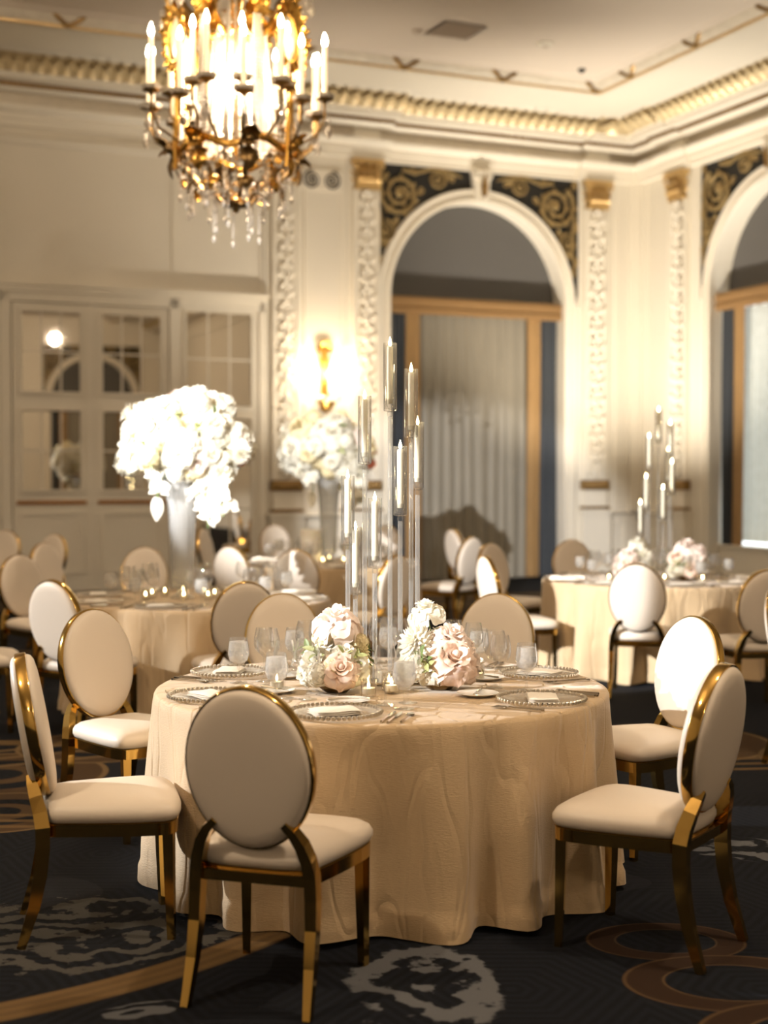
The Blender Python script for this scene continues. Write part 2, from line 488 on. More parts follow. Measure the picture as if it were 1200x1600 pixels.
# ================================================================== THE SETTING
def carpet():
    t = NT('carpet')
    vec = t.obj()
    sep = t.n('ShaderNodeSeparateXYZ'); t.l(vec, sep.inputs[0])
    X, Y = sep.outputs[0], sep.outputs[1]
    wob = t.noise(2.2, 4, vec)
    wobv = t.math('SUBTRACT', wob.outputs['Fac'], 0.5)
    rag = t.noise(9.0, 5, vec, 0.65)
    ragv = t.math('SUBTRACT', rag.outputs['Fac'], 0.5)
    navy, black, brown, gold, grey, pale = (0.011, 0.013, 0.019), (0.005, 0.006, 0.008), (0.036, 0.019, 0.010), (0.19, 0.115, 0.045), (0.095, 0.09, 0.08), (0.16, 0.165, 0.175)
    # tone-on-tone concentric hexagon lines
    def dist(cx, cy, sx=1.0, sy=1.0, rot=0.0):
        dx, dy = t.math('SUBTRACT', X, cx), t.math('SUBTRACT', Y, cy)
        if rot:
            c, s_ = math.cos(rot), math.sin(rot)
            dx, dy = t.math('ADD', t.math('MULTIPLY', dx, c), t.math('MULTIPLY', dy, s_)), t.math('SUBTRACT', t.math('MULTIPLY', dy, c), t.math('MULTIPLY', dx, s_))
        dx, dy = t.math('DIVIDE', dx, sx), t.math('DIVIDE', dy, sy)
        return t.math('SQRT', t.math('ADD', t.math('POWER', t.math('ABSOLUTE', dx), 2.0), t.math('POWER', t.math('ABSOLUTE', dy), 2.0)))
    def hexd(period):
        mx = t.math('SUBTRACT', t.math('PINGPONG', X, period), period / 2)
        my = t.math('SUBTRACT', t.math('PINGPONG', Y, period), period / 2)
        ax, ay = t.math('ABSOLUTE', mx), t.math('ABSOLUTE', my)
        return t.math('MAXIMUM', ay, t.math('ADD', t.math('MULTIPLY', ax, 0.866), t.math('MULTIPLY', ay, 0.5)))
    ln = t.math('SINE', t.math('MULTIPLY', hexd(0.8), 150.0))
    col = t.mix(t.math('MULTIPLY_ADD', ln, 0.35, 0.5, clamp=True), black, navy)
    big = t.noise(0.5, 2, vec)
    col = t.mix(t.math('MULTIPLY', t.math('GREATER_THAN', big.outputs['Fac'], 0.56), 0.35), col, (0.028, 0.030, 0.036))
    def band(d, lo, hi, soft=0.01):
        a = t.math('DIVIDE', t.math('SUBTRACT', d, lo), soft, clamp=True)
        b = t.math('DIVIDE', t.math('SUBTRACT', hi, d), soft, clamp=True)
        return t.math('MULTIPLY', a, b)
    def paint(mask, c):
        nonlocal col
        col = t.mix(mask, col, c)
    def rings(cx, cy, r, sx=1.0, sy=1.0, rot=0.0):
        d = dist(cx, cy, sx, sy, rot)
        if cy > 6.5:
            paint(band(d, r * 0.62, r), (0.085, 0.05, 0.024)); paint(band(d, r * 0.22, r * 0.42), (0.10, 0.06, 0.028)); paint(band(d, r * 0.93, r), (0.2, 0.13, 0.06))
            return
        paint(band(d, r * 0.62, r), brown)
        paint(band(d, r * 0.94, r, 0.008), (0.095, 0.055, 0.025))
        paint(band(d, r * 0.60, r * 0.65, 0.008), (0.105, 0.062, 0.028))
    def agate(cx, cy, r, sx=1.0, sy=1.0, rot=0.0, c=grey, freq=34.0):
        d = dist(cx, cy, sx, sy, rot)
        d2 = t.math('MULTIPLY_ADD', ragv, 0.5 * r, t.math('MULTIPLY_ADD', wobv, 0.9 * r, d))
        w = t.math('SINE', t.math('MULTIPLY_ADD', wobv, 26.0, t.math('MULTIPLY', d2, freq / r * 0.5)))
        m = t.math('MULTIPLY', t.math('DIVIDE', t.math('SUBTRACT', r, d2), 0.02, clamp=True), t.math('MULTIPLY_ADD', w, 2.2, 0.5, clamp=True))
        paint(t.math('MULTIPLY', m, 0.85), c)
    def wide_arc(cx, cy, r, w, c=gold):
        d = dist(cx, cy)
        m = band(d, r - w / 2, r + w / 2, 0.015)
        gr = t.math('MULTIPLY_ADD', t.math('SINE', t.math('MULTIPLY', d, 120.0)), 0.12, 0.8)
        paint(t.math('MULTIPLY', m, gr), c)
    def stripe(y0, x0, x1, w, slope, c=gold):
        yy = t.math('SUBTRACT', t.math('SUBTRACT', Y, y0), t.math('MULTIPLY', X, slope))
        m = t.math('MULTIPLY', band(yy, -w / 2, w / 2, 0.008), band(X, x0, x1, 0.02))
        paint(t.math('MULTIPLY', m, 0.8), c)
    # medallions measured from the floor in view
    agate(-1.13, 4.95, 0.52, 1.35, 0.80, 0.1)
    agate(0.13, 4.42, 0.30, 0.8, 1.3, 0.0, pale, 20)
    agate(1.68, 6.0, 0.34, 1.5, 0.6, -0.55, pale, 18)
    agate(1.98, 5.72, 0.22, 1.3, 1.0, 0.3, (0.19, 0.10, 0.04), 40)
    agate(-0.75, 4.22, 0.10, 1.6, 0.7, 0.5, pale, 14)
    wide_arc(-2.35, 6.2, 2.32, 0.17)
    rings(0.98, 4.86, 0.28, 1, 0.72); rings(1.12, 4.46, 0.36, 1, 0.72); rings(1.30, 4.02, 0.40, 1, 0.72)
    rings(1.75, 8.55, 0.62); rings(2.75, 8.0, 0.6); rings(-2.1, 7.6, 0.60); rings(-1.85, 6.75, 0.42)
    rings(0.9, 16.8, 1.1); rings(1.8, 14.4, 0.8); rings(-3.4, 9.4, 0.8); rings(0.6, 19.6, 1.0); rings(-1.7, 8.4, 0.5)
    for k in range(3):
        stripe(6.50 + 0.11 * k, -4.0, -0.95, 0.055, 0.02)
        stripe(7.55 + 0.14 * k, 1.65, 4.0, 0.06, 0.10)
        stripe(12.2 + 0.3 * k, -5.0, 5.0, 0.12, -0.05, (0.17, 0.10, 0.035))
        stripe(18.0 + 0.5 * k, -6.0, 5.0, 0.22, 0.2, (0.17, 0.10, 0.035))
        stripe(9.0 + 0.25 * k, -3.6, -1.4, 0.08, 0.55, (0.20, 0.13, 0.06))
    fine = t.noise(260, 2, vec)
    col = t.mix(t.math('MULTIPLY', fine.outputs['Fac'], 0.45), col, black)
    p = t.principled(Base_Color=col, Roughness=0.92)
    p.inputs['Specular IOR Level'].default_value = 0.1
    t.l(t.bump(fine.outputs['Fac'], 0.5, 0.006), p.inputs['Normal'])
    t.l(p.outputs[0], t.out.inputs[0])
    MATS['carpet'] = t.m
carpet()

A, B = -ROOM_W, ROOM_L
def slab(name, corners, z0, z1, m):
    mb = MB(); n = len(corners)
    mb.add([(c.x, c.y, z0) for c in corners] + [(c.x, c.y, z1) for c in corners],
           [tuple(reversed(range(n))), tuple(range(n, 2 * n))] + [(i, (i + 1) % n, (i + 1) % n + n, i + n) for i in range(n)])
    return tag(mb.build(name, m, None, False), kind='structure')
quad = [room(-0.6, -0.6, 0), room(-0.6, B + 0.3, 0), room(ROOM_W + 0.3, B + 0.3, 0), room(ROOM_W + 0.3, -0.6, 0)]
slab('floor', quad, -0.1, 0.0, 'carpet')
SOFFIT, CEIL = 7.15, 7.29
ceiling = slab('ceiling', quad, CEIL, CEIL + 0.15, 'ceiling_paint')

ARCH_R, SPRING = 1.515, 4.33
def wall_sheet(name, x0, x1, centers, M):
    mb = MB(); top = CEIL; dep = 0.5
    xs = x0
    def face(xa, xb, za, zb):
        mb.add([(xa, 0, za), (xb, 0, za), (xb, 0, zb), (xa, 0, zb)], [(0, 1, 2, 3)])
    for c in centers:
        face(xs, c - ARCH_R, 0, top)
        n = 36
        arc = [(c - ARCH_R * math.cos(PI * i / n), SPRING + ARCH_R * math.sin(PI * i / n)) for i in range(n + 1)]
        for (xa, za), (xb, zb) in zip(arc, arc[1:]):
            mb.add([(xa, 0, za), (xb, 0, zb), (xb, 0, top), (xa, 0, top)], [(0, 1, 2, 3)])
        path = [(c - ARCH_R, 0)] + arc + [(c + ARCH_R, 0)]
        for (xa, za), (xb, zb) in zip(path, path[1:]):
            mb.add([(xa, 0, za), (xb, 0, zb), (xb, dep, zb), (xa, dep, za)], [(0, 3, 2, 1)])
        xs = c + ARCH_R
    face(xs, x1, 0, top)
    mb.bx(x0, x1, dep, dep + 0.1, 0, top)
    return tag(mb.build(name, 'paint', None, True, 30, M), kind='structure')
WIN_R = (3.52, 8.1, 12.7, 17.3)
wall_back = wall_sheet('wall_back', -ROOM_W, 0, (-2.905,), M_BACK)
wall_right = wall_sheet('wall_right', 0, ROOM_L, WIN_R, M_RIGHT)
slab('wall_left', [room(ROOM_W, -0.1, 0), room(ROOM_W, B, 0), room(ROOM_W + 0.2, B, 0), room(ROOM_W + 0.2, -0.1, 0)], 0, CEIL, 'paint')
M_FRONT = Matrix.Translation(room(0, B, 0)) @ Matrix.Rotation(TH + PI, 4, 'Z')
WIN_F = (2.6, 7.2)
wall_sheet('wall_front', 0, ROOM_W, WIN_F, M_FRONT)

# ---- mouldings: profile of (projection, z) pairs run along a wall, mitred in the corner
def run(mb, prof, x0, x1, mit0=False, mit1=False):
    n = len(prof)
    vs = [((-(-d) if mit0 else 0) + x0, -d, z) for d, z in prof] + [(x1 - (d if mit1 else 0), -d, z) for d, z in prof]
    fs = [(i, i + n, i + 1 + n, i + 1) for i in range(n - 1)]
    if not mit0: fs.append(tuple(range(n)))
    if not mit1: fs.append(tuple(reversed(range(n, 2 * n))))
    mb.add(vs, fs)
def wall_run(M, side, prof, name, m, segs, parent, ang=25):
    mb = MB()
    for x0, x1, extra in segs:
        pr = [(d + extra if d > 0.001 else d, z) for d, z in prof]
        run(mb, pr, x0, x1, side == 'right' and x0 == 0, side == 'back' and x1 == 0)
    return mb.build(name, m, parent, True, ang)
CORN = [(0.0, 6.78), (0.14, 6.78), (0.18, 6.82), (0.20, 6.82), (0.20, 6.825)]
CORONA = [(0.0, 6.875), (0.24, 6.875), (0.27, 6.885), (0.44, 6.885), (0.44, 6.935), (0.47, 6.94), (0.49, 6.95), (0.0, 6.95)]
TOP = [(0.0, 7.13), (0.74, 7.13), (0.78, 7.138), (0.82, 7.15), (0.0, 7.15)]
ARCHITRAVE = [(0.0, 6.34), (0.05, 6.34), (0.05, 6.42), (0.08, 6.43), (0.08, 6.50), (0.10, 6.51), (0.16, 6.56), (0.17, 6.60), (0.0, 6.60)]
DADO = [(0.0, 1.0), (0.03, 1.0), (0.07, 1.03), (0.08, 1.05), (0.0, 1.06)]
BASEB = [(0.0, 0.0), (0.06, 0.0), (0.06, 0.2), (0.04, 0.23), (0.0, 0.24)]
def leaves_band(x0, x1, extra, mit0, mit1):
    mb = MB(); d0, z0, d1, z1 = 0.50 + extra, 6.95, 0.76 + extra, 7.135
    a = x0 + (d1 if mit0 else 0); b = x1 - (d1 if mit1 else 0)
    step = 0.17; n = max(1, int((b - a) / step)); step = (b - a) / n
    run(mb, [(0.0, z0), (d0 - 0.01, z0), (d1 - 0.03, z1), (0, z1)], x0, x1, mit0, mit1)
    lean = math.atan2(d1 - d0, z1 - z0)
    L = math.hypot(d1 - d0, z1 - z0)
    for i in range(n):
        M = T(a + (i + 0.5) * step, -d0, z0) @ RX(lean)
        mb.leaf(M @ T(0, -0.02, 0), L, step * 0.95, 0.45, 5, 0.3)
        mb.ball((0, 0, 0), (0.018, 0.018, 0.03), 6, 4, T(a + i * step, -d0 - 0.12, z0 + 0.075))
    return mb
def cornice(M, side, name, segs):
    x0 = min(s[0] for s in segs); x1 = max(s[1] for s in segs)
    root = MB(); run(root, [(0.0, 6.60), (0.03, 6.60), (0.03, 6.80), (0.0, 6.80)], x0, x1, side == 'right', side == 'back')
    o = tag(root.build(name, 'frieze_paint', None, True, 25, M), kind='structure')
    wall_run(M, side, CORN, 'bed_moulding', 'paint_satin', segs, o)
    wall_run(M, side, CORONA, 'corona', 'paint_satin', segs, o)
    wall_run(M, side, TOP, 'cyma', 'paint_satin', segs, o)
    wall_run(M, side, ARCHITRAVE, 'architrave', 'paint_satin', [(a, b, 0.0 if e == 0 else e * 0.7) for a, b, e in segs], o)
    mb = MB(); ml = MB()
    for a, b, e in segs:
        m0, m1 = side == 'right' and a == 0, side == 'back' and b == 0
        d = 0.25 + e
        lo, hi = a + (d if m0 else 0), b - (d if m1 else 0)
        n = int((hi - lo) / 0.075)
        run(mb, [(0.0, 6.825), (0.2 + e, 6.825), (0.2 + e, 6.875), (0, 6.875)], a, b, m0, m1)
        for i in range(n):
            x = lo + (i + 0.5) * (hi - lo) / n
            mb.bx(x - 0.024, x + 0.024, -d, -d + 0.06, 6.828, 6.872)
        lb = leaves_band(a, b, e, m0, m1)
        ml.add(lb.v, lb.f)
    tag(mb.build('dentil_band', 'dull_gold', o, False), 'gilded dentil band', kind='stuff')
    tag(ml.build('leaf_band', 'leaf_cream', o, True, 60), 'gilded acanthus leaf band', kind='stuff')
    return o
PJ = 0.13
cornice(M_BACK, 'back', 'trim_1', [(-ROOM_W, -6.45, 0.0), (-6.45, -4.45, PJ), (-4.45, -1.2, 0.0), (-1.2, 0, PJ)])
cornice(M_RIGHT, 'right', 'trim_2', [(0, 0.9, PJ), (0.9, 1.62, PJ + 0.06), (1.62, 5.4, PJ), (5.4, 6.3, PJ + 0.06), (6.3, ROOM_L, PJ)])

# ---- soffit border of the tray ceiling with its crown strip and gilded sprigs
TRAY = 1.95
def sprig_mesh():
    mb = MB()
    for s in (-1, 1):
        mb.tube([(0, 0, -0.02), (s * 0.05, -0.02, 0.0), (s * 0.11, -0.03, 0.045), (s * 0.15, -0.02, 0.075), (s * 0.19, -0.01, 0.07)], [0.02, 0.024, 0.026, 0.024, 0.006], 6)
    mb.ball((0, -0.01, -0.025), (0.03, 0.02, 0.03), 6, 4)
    return mb.mesh('sprig', 'dull_gold')
SPRIG = sprig_mesh()
def soffit(M, side, name, x0, x1, first):
    mb = MB()
    run(mb, [(0.0, SOFFIT), (TRAY, SOFFIT)], x0, x1, side == 'right', side == 'back')
    o = tag(mb.build(name, 'paint', None, False, 30, M), kind='structure')
    st = MB()
    run(st, [(TRAY - 0.06, SOFFIT), (TRAY - 0.03, SOFFIT - 0.02), (TRAY + 0.02, SOFFIT - 0.02), (TRAY + 0.03, SOFFIT + 0.01)], x0, x1, side == 'right', side == 'back')
    st.build('gilt_edge', 'leaf_gold', o)
    cs = MB()
    run(cs, [(TRAY + 0.03, SOFFIT), (TRAY + 0.05, SOFFIT + 0.01), (TRAY + 0.10, SOFFIT + 0.05), (TRAY + 0.13, SOFFIT + 0.10)], x0, x1, side == 'right', side == 'back')
    cs.build('crown_strip', 'frieze_paint', o)
    c2 = MB()
    run(c2, [(TRAY + 0.13, SOFFIT + 0.10), (TRAY + 0.16, SOFFIT + 0.10), (TRAY + 0.22, SOFFIT + 0.14)], x0, x1, side == 'right', side == 'back')
    c2.build('crown_cove', 'ceiling_paint', o)
    k = 0
    while True:
        x = first + (1.5 * k if side == 'right' else -1.5 * k)
        if x < -14.5 or x > 12: break
        put('sprig', SPRIG, o, T(x, -(TRAY + 0.05), SOFFIT + 0.03) @ RX(R(25)) @ S(1.25))
        k += 1
soffit(M_BACK, 'back', 'trim_3', -ROOM_W, 0, -TRAY - 0.1)
soffit(M_RIGHT, 'right', 'trim_4', 0, ROOM_L, TRAY + 0.9)

# ---- pilasters
def capital_mesh(w):
    mb = MB(); h = 0.43; hw = w / 2
    mb.bx(-hw, hw, -0.10, 0, 0, 0.03)
    prof = [(0.85, 0.03), (0.84, 0.2), (0.92, 0.32), (1.08, 0.38)]
    vs, fs = [], []
    for k, z in prof:
        vs += [(-hw * k, 0, z), (-hw * k, -0.09 * k ** 3, z), (hw * k, -0.09 * k ** 3, z), (hw * k, 0, z)]
    for i in range(len(prof) - 1):
        for j in range(3):
            a = i * 4 + j
            fs.append((a, a + 1, a + 5, a + 4))
    mb.add(vs, fs)
    mb.bx(-hw * 1.18, hw * 1.18, -0.16, 0, 0.385, h)
    for row, (z, L, n) in enumerate(((0.03, 0.17, 4), (0.12, 0.2, 3))):
        for i in range(n):
            x = -hw * 0.85 + (i + 0.5) * (hw * 1.7 / n)
            mb.leaf(T(x, -0.10, z), L * 1.15, hw * 2.0 / n, 2.0, 7, 0.3)
        for sx in (-1, 1):
            mb.leaf(T(sx * hw * 0.86, -0.05, z) @ RZ(sx * PI / 2), L, 0.09, 1.3, 6, 0.3)
    for sx in (-1, 1):
        pts = []
        for k in range(16):
            a = k * 0.62; r = 0.07 * (1 - k / 19)
            pts.append((sx * (hw * 0.92 + r * math.cos(a) * 0.7), -0.13 - r * 0.35 * math.cos(a), 0.315 + r * math.sin(a)))
        mb.tube(pts, 0.013, 6)
    for x in (-0.12, 0, 0.12):
        mb.ball((x * w / 0.42, -0.13, 0.36), (0.035, 0.04, 0.03), 8, 5)
    return mb.mesh('capital', 'leaf_gold')
def relief_mesh(w, h):
    """candelabra relief: urns, leaves and drops stacked up the shaft"""
    rnd = random.Random(5)
    mb = MB(); z = 0.0; hw = w * 0.5
    while z < h - 0.25:
        mb.ball((0, -0.02, z + 0.06), (0.055, 0.045, 0.07), 8, 6)
        mb.ball((0, -0.02, z + 0.16), (0.03, 0.03, 0.05), 8, 5)
        for sx in (-1, 1):
            mb.leaf(T(sx * 0.02, -0.015, z + 0.02) @ RY(sx * R(48)), 0.17, 0.085, 1.0, 5, 0.3)
            mb.leaf(T(sx * 0.02, -0.015, z + 0.13) @ RY(sx * R(30)), 0.15, 0.07, 1.2, 5, 0.3)
            mb.ball((sx * hw * 0.62, -0.02, z + 0.1 + rnd.uniform(-0.02, 0.02)), (0.03, 0.035, 0.045), 7, 5)
            mb.ball((sx * hw * 0.55, -0.02, z + 0.2), (0.022, 0.03, 0.03), 7, 5)
        mb.leaf(T(0, -0.02, z + 0.18), 0.12, 0.09, 1.0, 5, 0.3)
        z += 0.285
    return mb.mesh('carved_relief', 'paint_satin', True, 70)
PIL_W = 0.42
CAPITAL = capital_mesh(PIL_W)
RELIEF = relief_mesh(PIL_W - 0.12, 4.25)
def pilaster(M, x, name, dado=1.05):
    mb = MB(); hw = PIL_W / 2
    mb.bx(x - hw - 0.05, x + hw + 0.05, -0.14, 0, 0, dado - 0.02)
    mb.bx(x - hw - 0.08, x + hw + 0.08, -0.17, 0, dado - 0.02, dado + 0.03)
    mb.bx(x - hw - 0.08, x + hw + 0.08, -0.16, 0, 0, 0.18)
    mb.bx(x - hw, x + hw, -0.10, 0, dado + 0.03, 1.40)
    mb.bx(x - hw, x + hw, -0.07, 0, 1.40, 6.32)
    for sx in (-1, 1):
        mb.bx(x + sx * (hw - 0.025) - 0.025, x + sx * (hw - 0.025) + 0.025, -0.10, -0.07, 1.58, 5.87)
    o = tag(mb.build(name, 'paint_satin', None, False, 30, M), kind='structure')
    g = MB(); g.bx(x - hw - 0.025, x + hw + 0.025, -0.125, 0, 1.41, 1.56)
    for k in range(8):
        g.ball((x - hw + 0.03 + k * (PIL_W - 0.06) / 7, -0.125, 1.485), (0.025, 0.012, 0.05), 6, 4)
    g.build('gilt_base_band', 'dull_gold', o)
    g = MB(); g.bx(x - hw - 0.03, x + hw + 0.03, -0.13, 0, 1.10, 1.145)
    g.build('gilt_fillet', 'dull_gold', o)
    put('capital', CAPITAL, o, T(x, -0.05, 5.88))
    put('carved_relief', RELIEF, o, T(x, -0.07, 1.60))
    e = MB(); e.bx(x - hw - 0.02, x + hw + 0.02, -0.16, 0, 6.33, 6.62); e.bx(x - hw, x + hw, -0.13, 0, 6.62, 6.80)
    e.build('entablature_block', 'paint_satin', o, False)
    return o
k = 5
for M, x in ((M_BACK, -6.07), (M_BACK, -4.81), (M_BACK, -0.84), (M_RIGHT, 1.24), (M_RIGHT, 5.81), (M_RIGHT, 10.4), (M_RIGHT, 15.0)):
    pilaster(M, x, 'trim_%d' % k); k += 1
# upright mouldings in the corner and beside the first pilaster
def upright(M, xs, name):
    mb = MB()
    for x, w, d in xs:
        mb.bx(x - w / 2, x + w / 2, -d, 0, 1.06, 6.34)
    return tag(mb.build(name, 'paint_satin', None, False, 30, M), kind='structure')
upright(M_BACK, [(-0.04, 0.26, 0.10), (-0.04, 0.14, 0.16), (-0.42, 0.05, 0.03)], 'trim_12')
upright(M_BACK, [(-6.36, 0.05, 0.05), (-6.42, 0.04, 0.03), (-5.75, 0.04, 0.025), (-5.16, 0.04, 0.025)], 'trim_13')
upright(M_RIGHT, [(0.30, 0.05, 0.03), (0.90, 0.05, 0.03)], 'trim_14')
# dado panelling and skirting
def dado_run(M, name, spans):
    mb = MB(); pn = MB()
    for a, b in spans:
        run(mb, DADO, a, b); run(mb, BASEB, a, b)
        for c, d in ((a + 0.1, b - 0.1),):
            if d - c > 0.2:
                for x0, x1, z0, z1 in ((c, d, 0.88, 0.91), (c, d, 0.32, 0.35), (c, c + 0.03, 0.35, 0.88), (d - 0.03, d, 0.35, 0.88)):
                    pn.bx(x0, x1, -0.03, 0, z0, z1)
    o = tag(mb.build(name, 'paint_satin', None, True, 30, M), kind='structure')
    pn.build('panel_moulding', 'paint_satin', o, False)
dado_run(M_BACK, 'baseboard_back', [(-19, -10.15), (-5.81, -5.07), (-0.57, -0.12)])
dado_run(M_RIGHT, 'baseboard_right', [(0.12, 0.97), (6.1, 6.5)])
# upper wall panel joints over the doors and the small pierced panel over the sconce
mb = MB()
for x in (-13.0, -10.07, -7.73):
    mb.bx(x - 0.02, x + 0.02, -0.02, 0, 4.3, 6.34)
run(mb, [(0.0, 6.10), (0.03, 6.10), (0.05, 6.14), (0.06, 6.2), (0.0, 6.24)], -ROOM_W, -6.45)
tag(mb.build('trim_15', 'paint', None, False, 30, M_BACK), kind='structure')

def spiral(mb, cx, cz, r0, turns, s, a0, rad, y=-0.03, leaf=True):
    pts, rs = [], []
    n = int(14 * turns)
    for i in range(n + 1):
        t = i / n
        r = r0 * (1 - 0.82 * t)
        a = a0 + s * 2 * PI * turns * t
        pts.append((cx + r * math.cos(a), y, cz + r * math.sin(a)))
        rs.append(rad * (1 - 0.5 * t))
    mb.tube(pts, rs, 6, flat=(1, 1))
    mb.ball((cx, y, cz), (r0 * 0.2, 0.03, r0 * 0.2), 8, 5)
    if leaf:
        for i in range(2, n - 4, 2):
            t = i / n
            r = r0 * (1 - 0.82 * t); a = a0 + s * 2 * PI * turns * t
            for off in (0.85, -0.9):
                M = T(cx + r * math.cos(a), y, cz + r * math.sin(a)) @ RY(PI / 2 - a - s * off * 0.9 if off > 0 else -PI / 2 - a + s * 0.7)
                mb.leaf(M, r0 * 0.30 * (1 - 0.4 * t), r0 * 0.17, 0.5, 4, 0.2)
og = MB(); og.bx(-5.83, -5.16, -0.03, 0, 5.82, 6.13)
o = tag(og.build('trim_16', 'paint_satin', None, False, 30, M_BACK), kind='structure')
og = MB()
for cx, s in ((-5.65, 1), (-5.34, -1)):
    spiral(og, cx, 5.975, 0.135, 2.3, s, PI / 2, 0.014, -0.035, False)
og.build('pierced_scroll', 'scroll_dark', o)

# ---- arched windows
def curtain_mesh(name, m, x0, x1, y, z0, z1, folds, amp, seed, gather=0.0):
    rnd = random.Random(seed)
    mb = MB(); nx = max(8, int(folds * 9)); nz = 10
    ph = [rnd.uniform(-0.5, 0.5) for _ in range(int(folds) + 3)]
    vs, fs = [], []
    for k in range(nz + 1):
        t = k / nz; z = z0 + (z1 - z0) * t
        for i in range(nx + 1):
            u = i / nx
            q = u * folds; j = int(q); fr = q - j
            p = ph[j] * (1 - fr) + ph[j + 1] * fr
            a = amp * (0.65 + 0.35 * math.sin(3.1 * u + seed)) * (1.0 - 0.25 * t)
            vs.append((x0 + (x1 - x0) * u + 0.012 * math.sin(4 * t + p * 6), y + a * math.cos(2 * PI * (q + 0.45 * p)), z))
    for k in range(nz):
        for i in range(nx):
            b = k * (nx + 1) + i
            fs.append((b, b + 1, b + nx + 2, b + nx + 1))
    mb.add(vs, fs)
    return mb.mesh(name, m, True, 80)
def spandrel(mb_back, mb_gold, c, s):
    """one corner panel between arch and frame; s=-1 left, 1 right"""
    ro = ARCH_R + 0.20; xo = 1.77; zt = 6.32
    poly = []
    n = 20
    for i in range(n + 1):
        a = PI / 2 * (1 - i / n)
        poly.append((c + s * ro * math.cos(a), SPRING + ro * math.sin(a)))
    poly += [(c + s * xo, SPRING + 0.2), (c + s * xo, zt), (c, zt)]
    if s > 0: poly = poly[::-1]
    mb_back.prism(poly, -0.02, 0.0)
    spiral(mb_gold, c + s * 1.35, 5.88, 0.34, 2.1, -s, PI / 2 - s * 0.6, 0.04, -0.035)
    spiral(mb_gold, c + s * 0.72, 6.14, 0.16, 1.8, s, PI / 2, 0.026, -0.035)
    spiral(mb_gold, c + s * 1.58, 5.30, 0.17, 1.8, s, PI / 2, 0.026, -0.035)
    mb_gold.tube([(c + s * 1.66, -0.03, 4.75), (c + s * 1.70, -0.03, 5.0), (c + s * 1.64, -0.03, 5.2), (c + s * 1.66, -0.03, 5.5), (c + s * 1.7, -0.03, 5.75)], [0.01, 0.03, 0.03, 0.035, 0.03], 6)
    mb_gold.tube([(c + s * 0.30, -0.03, 6.20), (c + s * 0.5, -0.03, 6.26), (c + s * 0.8, -0.03, 6.29), (c + s * 1.1, -0.03, 6.2), (c + s * 1.3, -0.03, 6.24)], [0.01, 0.03, 0.03, 0.03, 0.03], 6)
    for x, z, a in ((1.69, 5.0, 20), (1.68, 4.85, -10), (1.62, 5.12, -40), (0.42, 6.2, 70), (0.95, 6.05, 140), (1.05, 6.25, 60), (1.7, 5.55, 10), (1.68, 6.22, 0), (1.1, 5.95, 100), (1.45, 5.45, -30)):
        mb_gold.leaf(T(c + s * x, -0.025, z - 0.06) @ RY(R(a * s)), 0.16, 0.09, 0.4, 4, 0.3)
